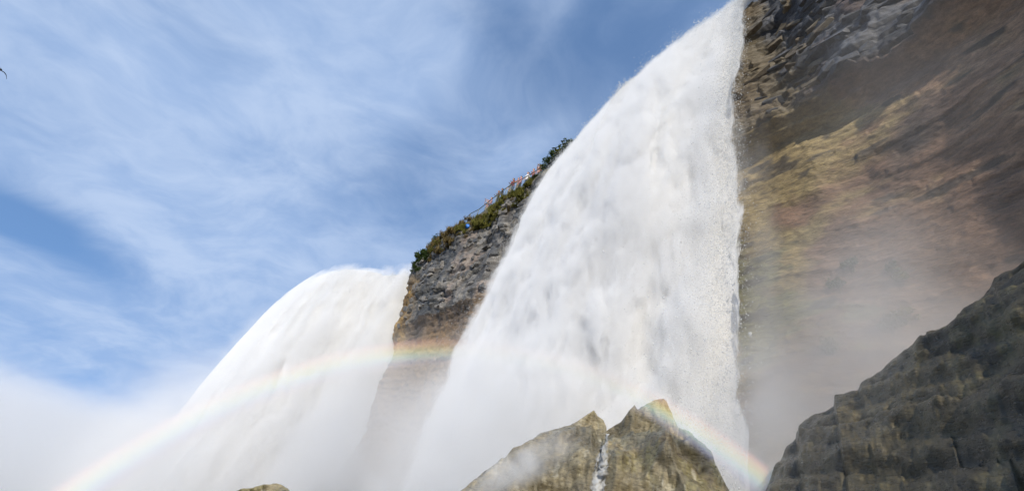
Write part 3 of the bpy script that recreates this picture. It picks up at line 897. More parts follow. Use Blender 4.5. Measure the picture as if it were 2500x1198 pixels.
# rock added out of view to keep the low sun off the lower right corner
bm = bmesh.new()
bmesh.ops.create_icosphere(bm, subdivisions=5, radius=1.0)
vv_ = np.array([v.co for v in bm.verts])
kk = 1 + 0.10 * fbm(vv_[:, 0] * 2, vv_[:, 1] * 2, vv_[:, 2] * 2, seed=911) + 0.03 * fbm(vv_[:, 0] * 9, vv_[:, 1] * 9, vv_[:, 2] * 9, seed=913)
for v, k in zip(bm.verts, kk):
    v.co = Vector((v.co.x * 4.6, v.co.y * 3.0, v.co.z * 9.5)) * float(k)
me = bpy.data.meshes.new('shade_rock')
bm.to_mesh(me)
bm.free()
me.materials.append(M_GROUND)
oc = link(bpy.data.objects.new('shade_rock', me))
oc.location = (7.7, -4.6, -1.5)
tag(oc, 'added unseen rock behind the viewer that shades the lower right corner', 'rock', kind='structure')

# rivulet running down the cleft between the two middle boulders
from mathutils.bvhtree import BVHTree
def bvh_of(o):
    return BVHTree.FromPolygons([v.co.copy() for v in o.data.vertices], [tuple(p.vertices) for p in o.data.polygons])
TREES = [bvh_of(b1), bvh_of(b2)]
npt = 70
rv = np.zeros((14, npt, 3))
for j in range(npt):
    t = j / (npt - 1)
    w = 3 + 17 * min(1, t * 3)                                  # half width, photo pixels
    for i in range(14):
        sgn = (i / 13 - 0.5) * 2
        d = ray(1483 - 22 * min(1, t * 1.6) + sgn * w, 1058 + 190 * t)
        hits = [h[3] for h in (tr.ray_cast(Vector((0, 0, 0)), d) for tr in TREES) if h[0] is not None]
        rg = min(hits) if hits else 8.6
        rv[i, j] = d * (rg - 0.02 - 0.06 * (1 - sgn * sgn))
A_, B_ = np.meshgrid(np.arange(14), np.arange(npt), indexing='ij')
rv[..., 1] -= 0.05 * fbm(A_ / 2.0, B_ / 3.0, seed=808, oct=3)
rv[..., 0] += 0.03 * fbm(A_ / 3.0, B_ / 4.0, seed=809, oct=3)
cv = 0.72 + 0 * A_ - 0.5 * (np.abs(A_ / 6.5 - 1) ** 3)
riv = grid_mesh('rivulet', rv, mat_water_foam('rivulet_water', 1, 1, (0.75, 0.76, 0.76)), None, True, {'cover': cv, 'along': A_ * 0.03, 'drop': B_ * 0.03})
tag(riv, 'thin rivulet of white water running down the cleft between two boulders', 'rivulet')

# ------------------------------------------------------------------ plants on the island rim
M_GREEN = mat_leaf('leaf_dark_green', (0.020, 0.038, 0.014), (0.075, 0.105, 0.035))
M_OLIVE = mat_leaf('leaf_olive', (0.075, 0.08, 0.018), (0.20, 0.185, 0.055))
M_DRY = mat_leaf('leaf_dry_brown', (0.09, 0.068, 0.03), (0.24, 0.185, 0.085))
M_STEM = mat_simple('plant_stem', (0.09, 0.07, 0.045), 0.8)
def foliage_mesh(kind, seed):
    r = np.random.default_rng(seed)
    V, F = [], []
    n_cl = 16 if kind != 'grass' else 30
    for c in range(n_cl):
        if kind == 'grass':
            cx, cy_ = r.normal(0, 0.33, 2)
            for k in range(9):
                h = r.uniform(0.35, 0.95)
                ln = r.normal(0, 0.3, 2)
                w = r.uniform(0.02, 0.05)
                a = r.uniform(0, math.pi)
                b0 = np.array([cx + r.normal(0, .06), cy_ + r.normal(0, .06), 0])
                tip = b0 + np.array([ln[0] * h, ln[1] * h, h])
                mid = (b0 + tip) / 2 + np.array([-ln[0], -ln[1], .3]) * .1
                sd2 = np.array([math.cos(a), math.sin(a), 0]) * w
                i = len(V)
                V += [b0 - sd2, b0 + sd2, mid + sd2, mid - sd2, tip]
                F += [(i, i + 1, i + 2, i + 3), (i + 3, i + 2, i + 4)]
        else:
            d = r.normal(size=3)
            d /= np.linalg.norm(d)
            ctr = d * r.uniform(0.15, 0.5) * np.array([1, 1, .8]) + np.array([0, 0, .5])
            rad = r.uniform(.14, .27)
            for k in range(30):
                e = r.normal(size=3)
                e /= np.linalg.norm(e)
                p0 = ctr + e * rad * r.uniform(.5, 1.15)
                a = r.normal(size=3)
                a -= e * a.dot(e) * .5
                a /= np.linalg.norm(a)
                b_ = np.cross(a, e + r.normal(size=3) * .4)
                b_ /= np.linalg.norm(b_)
                l, w = r.uniform(.05, .11), r.uniform(.025, .05)
                i = len(V)
                V += [p0 - a * l, p0 + b_ * w, p0 + a * l, p0 - b_ * w]
                F += [(i, i + 1, i + 2, i + 3)]
    return V, F
def stem_mesh(seed, h=0.55):
    r = np.random.default_rng(seed)
    V, F = [], []
    for k in range(5):
        a = r.uniform(0, 6.28)
        tip = np.array([math.cos(a) * .28, math.sin(a) * .28, h * r.uniform(.7, 1.1)])
        i = len(V)
        for t, w in ((0, .025), (0.5, .018), (1, .006)):
            c0 = tip * t * np.array([t, t, 1]) + np.array([0, 0, -0.15 * (t == 0)])
            for q in range(4):
                V.append(c0 + w * np.array([math.cos(q * 1.571), math.sin(q * 1.571), 0]))
        for s in (0, 4):
            for q in range(4):
                F.append((i + s + q, i + s + (q + 1) % 4, i + s + 4 + (q + 1) % 4, i + s + 4 + q))
    return V, F
PLANT = {}
def plant_meshes(kind, k, mat):
    key = (kind, k, mat.name)
    if key not in PLANT:
        V, F = foliage_mesh(kind, 40 + k)
        me = bpy.data.meshes.new('foliage')
        me.from_pydata([tuple(v) for v in V], [], F)
        me.materials.append(mat)
        V, F = stem_mesh(70 + k)
        ms = bpy.data.meshes.new('stem')
        ms.from_pydata([tuple(v) for v in V], [], F)
        ms.materials.append(M_STEM)
        PLANT[key] = (me, ms)
    return PLANT[key]
def plant(name, kind, k, mat, loc, size, rz, label, group, cat='shrub'):
    me, ms = plant_meshes(kind, k, mat)
    o = empty(name, loc, rz)
    o.scale = size
    link(bpy.data.objects.new('foliage', me), o)
    link(bpy.data.objects.new('stem', ms), o)
    tag(o, label, cat, group)
    return o
rp = random.Random(17)
RIM_PLANTS = []          # (object, place along the rim, leafy or grassy, hanging)
def rim_point(u_, inset, lift=0.0):
    """a point on the grassy top of the island: inset metres back from its rim"""
    k = int(np.clip(np.searchsorted(ui, u_), 0, len(ui) - 1))
    fj = np.interp(inset, [0, .15, .4, .75, 1.1, 1.5, 2.2, 4, 9, 14], np.arange(299, 309))
    j = int(fj)
    f = fj - j
    p = island_P[k, j] * (1 - f) + island_P[k, min(j + 1, 308)] * f
    return Vector((p[0], p[1], p[2] + lift))
u_lo = 2.0
def add_plants(u0, u1, n, inset, kinds, smin, smax, label, group, name, cat='shrub'):
    for i in range(n):
        u_ = u0 + (u1 - u0) * (i + rp.uniform(.1, .9)) / n
        kind, mat = rp.choice(kinds)
        s = rp.uniform(smin, smax)
        loc = rim_point(u_, rp.uniform(*inset), -0.06)
        RIM_PLANTS.append((u_, kind, False, name))
        o_ = plant(name, kind, rp.randrange(4), mat, loc, (s * rp.uniform(.9, 1.4), s * rp.uniform(.9, 1.3), s * rp.uniform(.8, 1.2)), rp.uniform(0, 6.28), label, group, cat)
        RIM_PLANTS[-1] = (o_,) + RIM_PLANTS[-1]
G, O_, Dd = ('bush', M_GREEN), ('grass', M_OLIVE), ('grass', M_DRY)
OB, DB = ('bush', M_OLIVE), ('bush', M_DRY)
add_plants(u_tip - 5.5, u_tip + 1.5, 16, (0.1, 1.2), [G, G, G, OB], 0.9, 1.5, 'dark green shrub crowding the left tip of the rock island', 'dark shrubs on the island tip', 'shrub')
add_plants(u_tip - 11.5, u_tip - 4.5, 26, (0.0, 0.8), [Dd, DB, Dd], 0.5, 0.8, 'dry brown brush on the island rim around the blue bundle', 'dry brush on the island rim', 'dry_brush', 'brush')
add_plants(6.0, u_tip - 11.0, 46, (0.0, 0.4), [O_, OB, OB, O_, DB], 0.38, 0.58, 'yellow-green brush on the island rim below the people at the railing', 'yellow-green brush below the railing', 'brush', 'brush')
add_plants(5.5, 8.5, 3, (0.1, 0.4), [G], 0.45, 0.6, 'small green shrub among the brush under the people at the railing', 'green shrubs under the railing', 'shrub')
add_plants(2.6, 6.4, 11, (0.5, 2.0), [G, OB, G], 0.9, 1.6, 'leafy shrub half hidden behind the crest of the near waterfall', 'shrubs beside the near crest', 'shrub')

# brush hanging down the top of the island's face
for i in range(84):
    u_ = 6.0 + (u_tip + 0.6 - 6.0) * (i + rp.uniform(0, 1)) / 84
    k = int(np.searchsorted(ui, u_))
    far_t = u_tip - u_
    zt = rp.uniform(20.9, 22.2) if far_t > 5 else rp.uniform(20.2, 22.2)
    j = int(np.argmin(np.abs(island_P[k, :300, 2] - zt)))
    p = island_P[k, j]
    s_ = rp.uniform(.5, .85)
    if far_t < 5.5:
        kind, mat, nm, lb, gr = 'bush', M_GREEN, 'shrub', 'dark green shrub crowding the left tip of the rock island', 'dark shrubs on the island tip'
    elif far_t < 11.5:
        (kind, mat), nm, lb, gr = rp.choice([Dd, DB, OB]), 'dry_brush', 'dry brown brush on the island rim around the blue bundle', 'dry brush on the island rim'
    else:
        (kind, mat), nm, lb, gr = rp.choice([O_, OB, OB, DB]), 'brush', 'yellow-green brush on the island rim below the people at the railing', 'yellow-green brush below the railing'
    o_ = plant(nm, kind, rp.randrange(4), mat, (p[0] - ni[k][0] * .1, p[1] - ni[k][1] * .1, p[2] - .2 * s_), (s_ * 1.2, s_ * 1.2, s_), rp.uniform(0, 6.28), lb, gr, 'shrub' if nm == 'shrub' else 'brush')
    RIM_PLANTS.append((o_, u_, kind, True, nm))

# plants clinging to the mossy wall right of the near fall
for i in range(9):
    k = int(np.searchsorted(uc, u_fall - rp.uniform(0.2, 2.0)))
    j = int(np.argmin(np.abs(cliff_P[k, :495, 2] - rp.uniform(5.6, 8.8))))
    p = cliff_P[k, j]
    s_ = rp.uniform(.35, .6)
    plant('shrub', 'bush', rp.randrange(4), M_GREEN if i % 3 else M_OLIVE, (p[0] + nc[k][0] * .02, p[1] + nc[k][1] * .02, p[2] - .25 * s_), (s_, s_, s_ * 1.2), rp.uniform(0, 6.28),
          'small green plant clinging to the mossy wall right of the near fall', 'plants on the mossy wall')

# ------------------------------------------------------------------ railing
M_RAIL = mat_simple('railing_metal', (0.13, 0.155, 0.15), 0.6, 0.1, 3, 0.3, 0.0)
def box(V, F, a, b, w, h):
    a, b = Vector(a), Vector(b)
    d = (b - a).normalized()
    upv = Vector((0, 0, 1)) if abs(d.z) < .9 else Vector((1, 0, 0))
    s = d.cross(upv).normalized() * w / 2
    t = s.cross(d).normalized() * h / 2
    i = len(V)
    for p in (a, b):
        V += [p - s - t, p + s - t, p + s + t, p - s + t]
    F += [(i, i + 1, i + 2, i + 3), (i + 7, i + 6, i + 5, i + 4)] + [(i + k, i + 4 + k, i + 4 + (k + 1) % 4, i + (k + 1) % 4) for k in range(4)]
RAIL_IN = 0.95
rail = empty('railing', rim_point(12, RAIL_IN))
tag(rail, 'metal railing along the top of the rock island where people stand', 'railing')
inv = Matrix.Translation(-Vector(rail.location))
us = list(np.arange(2.2, u_tip - 7.0, 1.55))
pts = [rim_point(u_, RAIL_IN) for u_ in us]
def rail_part(name, V, F, kind=None):
    o = mesh_obj(name, V, F, M_RAIL, rail)
    o.matrix_parent_inverse = inv
    if kind: o['kind'] = kind
for i, p in enumerate(pts):
    V, F = [], []
    box(V, F, p - Vector((0, 0, .15)), p + Vector((0, 0, 1.12)), .06, .06)
    rail_part('post', V, F)
    if i:
        q = pts[i - 1]
        for hgt, nm, w in ((1.1, 'top_rail', .06), (0.16, 'bottom_rail', .045)):
            V, F = [], []
            d = (p - q).normalized() * .032
            box(V, F, q + d + Vector((0, 0, hgt)), p - d + Vector((0, 0, hgt)), w, w * .8)
            rail_part(nm, V, F)
        V, F = [], []
        for t in np.linspace(0, 1, 9)[1:-1]:
            c0 = q.lerp(p, t)
            box(V, F, c0 + Vector((0, 0, .17)), c0 + Vector((0, 0, 1.08)), .012, .012)
        rail_part('baluster', V, F, 'stuff')

# ------------------------------------------------------------------ people at the railing
def tube(V, F, path, n=8):
    """path: list of (point, radius or (rx, ry))"""
    i0 = len(V)
    P_ = [Vector(p) for p, r in path]
    for k, (p, r) in enumerate(path):
        d = (P_[min(k + 1, len(P_) - 1)] - P_[max(k - 1, 0)]).normalized()
        ref = Vector((0, 1, 0)) if abs(d.z) > .7 else Vector((0, 0, 1))
        s = d.cross(ref).normalized()
        t = s.cross(d).normalized()
        rx, ry = (r, r) if not hasattr(r, '__len__') else r
        for q in range(n):
            a = q * 2 * math.pi / n
            V.append(P_[k] + s * math.cos(a) * rx + t * math.sin(a) * ry)
    m_ = len(path)
    for k in range(m_ - 1):
        for q in range(n):
            F.append((i0 + k * n + q, i0 + k * n + (q + 1) % n, i0 + (k + 1) * n + (q + 1) % n, i0 + (k + 1) * n + q))
    F.append(tuple(i0 + q for q in range(n))[::-1])
    F.append(tuple(i0 + (m_ - 1) * n + q for q in range(n)))
def remeshed(name, V, F, voxel, mat):
    me = bpy.data.meshes.new(name)
    me.from_pydata([tuple(v) for v in V], [], F)
    o = bpy.data.objects.new(name, me)
    scene.collection.objects.link(o)
    md = o.modifiers.new('r', 'REMESH')
    md.mode = 'VOXEL'
    md.voxel_size = voxel
    sm = o.modifiers.new('s', 'SMOOTH')
    sm.iterations = 3
    dg = bpy.context.evaluated_depsgraph_get()
    m2 = bpy.data.meshes.new_from_object(o.evaluated_get(dg))
    m2.name = name
    bpy.data.objects.remove(o)
    m2.polygons.foreach_set('use_smooth', np.ones(len(m2.polygons), bool))
    m2.materials.clear()
    m2.materials.append(mat)
    return m2
def arm_path(pose, s):
    sh = Vector((0.19 * s, 0.0, 1.40))
    if pose == 'lean':
        return sh, Vector((0.26 * s, 0.10, 1.14)), Vector((0.17 * s, 0.36, 1.13))
    if pose == 'photo':
        return sh, Vector((0.25 * s, 0.18, 1.24)), Vector((0.07 * s, 0.34, 1.48))
    if pose == 'point' and s > 0:
        return sh, Vector((0.27, 0.26, 1.46)), Vector((0.32, 0.52, 1.52))
    return sh, Vector((0.25 * s, 0.02, 1.12)), Vector((0.23 * s, 0.14, 0.90))
def person_meshes(pose):
    lean = 0.10 if pose == 'lean' else 0.03
    V, F = [], []
    def L(z): return lean * max(0, (z - 0.9)) / 0.6
    tube(V, F, [((0, L(.88), .88), (.15, .10)), ((0, L(1.0), 1.0), (.145, .10)), ((0, L(1.15), 1.15), (.135, .095)), ((0, L(1.32), 1.32), (.165, .11)), ((0, L(1.42), 1.42), (.17, .085)), ((0, L(1.47), 1.47), (.08, .065))], 12)
    tube(V, F, [((0, L(1.45), 1.45), .058), ((0, L(1.55) + .01, 1.55), .052)], 8)
    hy = L(1.6) + .02
    tube(V, F, [((0, hy, 1.51), (.045, .055)), ((0, hy + .005, 1.56), (.068, .082)), ((0, hy, 1.63), (.076, .095)), ((0, hy - .005, 1.69), (.07, .088)), ((0, hy - .01, 1.73), (.04, .05))], 12)
    tube(V, F, [((0, hy + .085, 1.635), .010), ((0, hy + .112, 1.605), .016), ((0, hy + .09, 1.595), .012)], 6)     # nose
    for s in (-1, 1):
        tube(V, F, [((s * .070, hy, 1.645), (.012, .02)), ((s * .086, hy - .008, 1.62), (.010, .022)), ((s * .072, hy, 1.59), (.008, .012))], 6)  # ear
        tube(V, F, [((s * .085, 0, .92), .088), ((s * .095, .01, .70), .075), ((s * .10, .02, .50), .056), ((s * .10, 0, .32), .054), ((s * .10, -.02, .10), .040), ((s * .10, -.02, .05), .042)], 10)
        tube(V, F, [((s * .10, -.06, .035), (.038, .035)), ((s * .105, .06, .035), (.045, .03)), ((s * .11, .17, .02), (.035, .02))], 8)
        a, b_, c_ = arm_path(pose, s)
        a = a + Vector((0, L(1.40), 0)); b_ = b_ + Vector((0, L(1.1), 0))
        tube(V, F, [(a - Vector((s * .05, 0, -.01)), .058), (a + (b_ - a) * .15, .055), (a + (b_ - a) * .6, .044), (b_, .040), (b_ + (c_ - b_) * .35, .040), (c_, .026)], 8)
        d = (c_ - b_).normalized()
        side_ = d.cross(Vector((0, 0, 1))).normalized()
        if side_.length < .1: side_ = Vector((1, 0, 0))
        nrm = side_.cross(d)
        tube(V, F, [(c_ - d * .01, (.026, .02)), (c_ + d * .045, (.040, .017)), (c_ + d * .09, (.042, .015))], 8)
        for k, ln in enumerate((.066, .078, .074, .055)):
            o0 = c_ + d * .082 + side_ * (-.030 + .020 * k)
            tube(V, F, [(o0, .0095), (o0 + d * ln * .5 - nrm * .006, .009), (o0 + d * ln * .85 - nrm * .03, .008)], 6)
        o0 = c_ + d * .03 - side_ * .034 * s
        tube(V, F, [(o0, .012), (o0 + d * .03 - side_ * .028 * s, .010), (o0 + d * .062 - side_ * .036 * s, .009)], 6)
    body = remeshed('body', V, F, .011, None)
    # shirt
    V, F = [], []
    tube(V, F, [((0, L(.86), .86), (.168, .118)), ((0, L(1.0), 1.0), (.162, .116)), ((0, L(1.15), 1.15), (.152, .112)), ((0, L(1.32), 1.32), (.182, .126)), ((0, L(1.42), 1.42), (.185, .10)), ((0, L(1.475), 1.475), (.085, .075))], 12)
    for s in (-1, 1):
        a, b_, c_ = arm_path(pose, s)
        a = a + Vector((0, L(1.40), 0)); b_ = b_ + Vector((0, L(1.1), 0))
        tube(V, F, [(a - Vector((s * .06, 0, -.01)), .074), (a + (b_ - a) * .2, .072), (a + (b_ - a) * .75, .062)], 10)
    shirt = remeshed('shirt', V, F, .018, None)
    V, F = [], []
    tube(V, F, [((0, 0, .99), (.158, .112)), ((0, 0, .86), (.17, .118)), ((0, 0, .80), (.15, .10))], 12)
    for s in (-1, 1):
        tube(V, F, [((s * .08, 0, .90), .098), ((s * .095, .01, .70), .090), ((s * .10, .02, .48), .072), ((s * .10, -.01, .12), .060)], 10)
    trousers = remeshed('trousers', V, F, .018, None)
    # hair cap
    V, F = [], []
    tube(V, F, [((0, hy - .035, 1.60), (.080, .068)), ((0, hy - .03, 1.655), (.088, .085)), ((0, hy - .015, 1.70), (.084, .098)), ((0, hy - .015, 1.742), (.060, .072)), ((0, hy - .015, 1.757), (.025, .03))], 12)
    hair = remeshed('hair', V, F, .012, None)
    eyes = []
    for s in (-1, 1):
        V, F = [], []
        tube(V, F, [((s * .030, hy + .083, 1.645), .011), ((s * .030, hy + .092, 1.640), .011), ((s * .030, hy + .097, 1.634), .006)], 6)
        e_ = bpy.data.meshes.new('eye')
        e_.from_pydata([tuple(v) for v in V], [], F)
        eyes.append(e_)
    V, F = [], []
    tube(V, F, [((-.028, hy + .083, 1.566), .006), ((0, hy + .092, 1.563), .008), ((.028, hy + .083, 1.566), .006)], 6)
    mouth = bpy.data.meshes.new('mouth')
    mouth.from_pydata([tuple(v) for v in V], [], F)
    return dict(body=body, shirt=shirt, trousers=trousers, hair=hair, eye=eyes[0], eye2=eyes[1], mouth=mouth)
POSES = {p: person_meshes(p) for p in ('lean', 'photo', 'point', 'stand')}
M_SKIN = [mat_simple('skin_light', (0.52, 0.32, 0.24), .55, .06), mat_simple('skin_tan', (0.36, 0.20, 0.13), .55, .06)]
M_EYE = mat_simple('eye_dark', (0.03, 0.025, 0.02), .3, .1)
M_LIP = mat_simple('lips', (0.38, 0.15, 0.13), .5, .1)
CLOTH = {}
def cloth(name, col):
    if name not in CLOTH:
        CLOTH[name] = mat_simple(name, col, .85, .12, 9)
    return CLOTH[name]
STAND = []
WORDS = iter(['the leftmost person', 'the pointing person in pink', 'the person in black', 'the person in charcoal', 'the grey-haired person in grey', 'the person in maroon', 'the short person in salmon', 'the black-haired person in pink', 'the person in white', 'the auburn-haired person', 'the person in pale pink', 'the rightmost person'])
def person(px, py, pose, skin, shirt, trousers, hair, label, turn=0.0, height=1.0):
    near_words = next(WORDS)
    d = ray(px, py)
    # stands just behind the railing: walk along the rim until the head lines up
    best = None
    for u_ in np.arange(1.0, u_tip, 0.05):
        b = rim_point(u_, RAIL_IN + 0.42)
        h = b + Vector((0, 0, 1.63 * height))
        e = (h.normalized() - d).dot(CX) ** 2
        if best is None or e < best[0]:
            best = (e, u_, b)
    u_, base = best[1], best[2]
    k = int(np.searchsorted(ui, u_))
    o = empty('person', base, math.atan2(ni[k][1], ni[k][0]) - math.pi / 2 + turn)
    o.scale = (height,) * 3
    ms = POSES[pose]
    mats = dict(body=M_SKIN[skin], shirt=cloth(*shirt), trousers=cloth(*trousers), hair=cloth(*hair), eye=M_EYE, eye2=M_EYE, mouth=M_LIP)
    for nm in ('body', 'shirt', 'trousers', 'hair', 'eye', 'eye2', 'mouth'):
        me = ms[nm].copy()
        me.materials.clear()
        me.materials.append(mats[nm])
        link(bpy.data.objects.new(nm.rstrip('2'), me), o)
    tag(o, label, 'person', 'people at the railing')
    STAND.append((u_, near_words))
BLK, BRN, RED, GRY = ('hair_black', (0.012, 0.011, 0.011)), ('hair_brown', (0.05, 0.03, 0.018)), ('hair_auburn', (0.11, 0.035, 0.02)), ('hair_grey', (0.12, 0.11, 0.10))
DEN, KHA, DRK = ('denim', (0.06, 0.09, 0.15)), ('khaki', (0.28, 0.22, 0.14)), ('dark_trousers', (0.03, 0.03, 0.035))
PK, BK, MR, WH, ORG, GR = ('pink_shirt', (0.55, 0.22, 0.25)), ('black_shirt', (0.02, 0.02, 0.022)), ('maroon_shirt', (0.20, 0.045, 0.05)), ('white_shirt', (0.75, 0.72, 0.72)), ('salmon_shirt', (0.45, 0.21, 0.17)), ('grey_shirt', (0.22, 0.23, 0.24))
person(1192, 500, 'photo', 0, ORG, KHA, BRN, 'person in a salmon shirt, leftmost at the railing, holding hands up', .2)
person(1202, 494, 'point', 0, PK, DEN, RED, 'person in pink pointing outward, second from left at the railing', -.3)
person(1221, 479, 'lean', 0, BK, DRK, BLK, 'black-haired person in black leaning on the railing', .1)
person(1230, 477, 'lean', 1, ('charcoal_shirt', (0.05, 0.045, 0.05)), DEN, BLK, 'person in charcoal top standing beside the one in black', -.4, .97)
person(1249, 462, 'stand', 0, GR, KHA, GRY, 'grey-haired person in a grey shirt left of the maroon shirt', .5, .98)
person(1257, 453, 'lean', 1, MR, DEN, BLK, 'person in a maroon shirt leaning with folded arms on the railing', .0, 1.03)
person(1268, 451, 'lean', 0, ORG, KHA, BRN, 'short brown-haired person in salmon pressed next to the maroon shirt', .3, .93)
person(1274, 446, 'stand', 0, PK, DRK, BLK, 'black-haired person in pink behind the salmon shirt', -.2, 1.0)
person(1290, 433, 'stand', 0, WH, DEN, BLK, 'black-haired person in a white shirt at the middle of the railing', .2, 1.02)
person(1306, 426, 'lean', 0, ('rose_shirt', (0.45, 0.17, 0.17)), DRK, RED, 'auburn-haired person in a rose shirt leaning on the railing', .1, .98)
person(1317, 419, 'stand', 0, ('pale_pink_shirt', (0.68, 0.42, 0.42)), DEN, GRY, 'grey-haired person in pale pink near the crest of the fall', -.3, 1.0)
person(1322, 411, 'photo', 1, ('brick_shirt', (0.40, 0.16, 0.10)), DRK, BRN, 'person in a brick-red top, rightmost at the railing', .1, 1.02)

# blue bundle caught in the brush
bm = bmesh.new()
bmesh.ops.create_icosphere(bm, subdivisions=4, radius=0.26)
for v in bm.verts:
    n_ = v.co.normalized()
    v.co *= 1 + 0.16 * float(fbm(n_.x * 2.2, n_.y * 2.2, n_.z * 2.2 + np.zeros(1), seed=3)[0]) + 0.05 * float(billow(n_.x * 6, n_.y * 6, n_.z * 6 + np.zeros(1), seed=5)[0])
    v.co.z *= 0.85
me = bpy.data.meshes.new('bundle')
bm.to_mesh(me)
bm.free()
me.polygons.foreach_set('use_smooth', np.ones(len(me.polygons), bool))
me.materials.append(mat_simple('blue_plastic', (0.02, 0.16, 0.55), .35, .2, 5, .5))
root = empty('bundle', (0, 0, 0))
body_ = link(bpy.data.objects.new('wrapping', me), root)
V, F = [], []
tube(V, F, [((-.12, -.16, .10), .018), ((-.03, -.235, .09), .026), ((.07, -.225, .05), .026), ((.13, -.17, .02), .016)], 8)
mesh_obj('fold', V, F, mat_simple('pale_blue_plastic', (0.25, 0.45, 0.78), .4, .1), root)
dd = ray(1142, 553)
hit = bvh_of(island).ray_cast(Vector((0, 0, 0)), dd)
rb_ = (hit[3] if hit[0] is not None else 45.0) - 0.75
root.location = dd * rb_
kb = int(np.argmin(np.linalg.norm(Ci - np.array([root.location.x, root.location.y]), axis=1)))
root.rotation_euler = (0, 0, math.atan2(ni[kb][1], ni[kb][0]) + math.pi / 2)
tag(root, 'small bright blue bundle caught in the dry brush on the island rim', 'bundle')

# say which clump each rim plant is: by its look and by what it grows beside
u_b = ui[kb]
for o_, u_, kind, hang, nm in RIM_PLANTS:
    look = 'grassy' if kind == 'grass' else 'leafy'
    where = 'hanging down the face' if hang else 'on the rim'
    if nm == 'brush':
        w_ = min(STAND, key=lambda q: abs(q[0] - u_))[1]
        o_['label'] = 'yellow-green %s brush %s below %s' % (look, where, w_)
    elif nm == 'dry_brush':
        d_ = u_ - u_b
        side = 'beside the blue bundle' if abs(d_) < 1.2 else ('well ' if abs(d_) > 3 else 'a little ') + ('left' if d_ > 0 else 'right') + ' of the blue bundle'
        o_['label'] = 'dry brown %s brush %s, %s' % (look, where, side)
    elif u_ > u_tip - 6.5:
        d_ = u_tip - u_
        side = 'behind the left tip of the island' if d_ < -.3 else 'at the very left tip of the island' if d_ < 1.0 else 'a step right of the island tip' if d_ < 2.6 else 'where the dark shrubs meet the dry brush'
        o_['label'] = 'dark green shrub %s, %s' % ('low on the face' if hang else 'on the rim', side)
    elif u_ < 6.5 and o_['group'] == 'shrubs beside the near crest':
        o_['label'] = 'leafy shrub beside the near crest, %s' % ('touching the white water' if u_ < 4.0 else 'midway to the people' if u_ < 5.2 else 'next to the rightmost person')

# bird at the left edge
M_BIRD = mat_simple('bird_feathers', (0.05, 0.06, 0.08), .7, .2)
bird = empty('bird', ray(1, 171) * 24.0)
bird.rotation_euler = (0.2, 0.35, math.radians(60))
V, F = [], []
tube(V, F, [((0, -.13, 0), .008), ((0, -.06, .005), (.028, .026)), ((0, .03, .01), (.036, .034)), ((0, .10, .015), (.024, .024)), ((0, .135, .02), (.020, .020)), ((0, .175, .012), .004)], 10)
mesh_obj('body', V, F, M_BIRD, bird, True)
for s in (-1, 1):
    V, F = [], []
    st = [(0.02, .06, -.05, .01), (.10, .09, -.02, .05), (.19, .065, -.03, .035), (.27, .01, -.055, -.02), (.31, -.06, -.07, -.05)]
    for x, yf, yb, z in st:
        V += [Vector((s * x, yf, z + .004)), Vector((s * x, yb, z)), Vector((s * x, yb, z - .003)), Vector((s * x, yf, z - .006))]
    for k in range(len(st) - 1):
        for q in range(4):
            F.append((k * 4 + q, k * 4 + (q + 1) % 4, k * 4 + 4 + (q + 1) % 4, k * 4 + 4 + q))
    F += [(0, 1, 2, 3), (16, 17, 18, 19)]
    mesh_obj('wing', V, F, M_BIRD, bird)
V, F = [Vector(v) for v in ((-.012, -.11, .006), (.012, -.11, .006), (.035, -.21, .004), (-.035, -.21, .004), (-.012, -.11, 0), (.012, -.11, 0), (.035, -.21, 0), (-.035, -.21, 0))], [(0, 1, 2, 3), (7, 6, 5, 4), (0, 4, 5, 1), (1, 5, 6, 2), (2, 6, 7, 3), (3, 7, 4, 0)]
mesh_obj('tail', V, F, M_BIRD, bird)
tag(bird, 'small dark bird flying at the left edge of the sky', 'bird')

# ------------------------------------------------------------------ mist
def mist(name, loc, radii, rz, density, nscale, label, lo=0.35, hi=0.75, g=-0.2, edge=0.15, col=(0.98, 0.985, 1.0), seed=0.0, tilt=0.0, stretch=(1, 1, 1)):
    bm = bmesh.new()
    bmesh.ops.create_icosphere(bm, subdivisions=3, radius=1.04)
    me = bpy.data.meshes.new(name)
    bm.to_mesh(me)
    bm.free()
    o = bpy.data.objects.new(name, me)
    link(o)
    o.location = loc
    o.scale = radii
    o.rotation_euler = (0, tilt, rz)
    m, T = new_mat(name)
    tc = T.n('ShaderNodeTexCoord')
    p = tc.outputs['Object']
    r = T.vmath('LENGTH', p)
    wpos = T.vmath('ADD', T.vmath('MULTIPLY', p, tuple(a * b for a, b in zip(radii, stretch))), (seed, seed * 1.7, seed * .6))
    nz = T.noise(wpos, nscale, 4, 0.55, 0.3)
    fall = T.smooth(T.math('ADD', r, T.math('MULTIPLY', T.math('SUBTRACT', nz, 0.5), 0.5)), 1.0 - 0.1, edge, 0.0, 1.0)
    dens = T.math('MULTIPLY', fall, T.smooth(nz, lo, hi, 0.12, 1.0))
    dens = T.math('MULTIPLY', dens, density)
    pv = T.n('ShaderNodeVolumeScatter', ins={'Color': col + (1,), 'Density': dens, 'Anisotropy': g})
    T.n('ShaderNodeOutputMaterial', ins={'Volume': pv})
    me.materials.append(m)
    tag(o, label, 'mist', 'clouds of spray', kind='stuff')
    return o
MIST = True
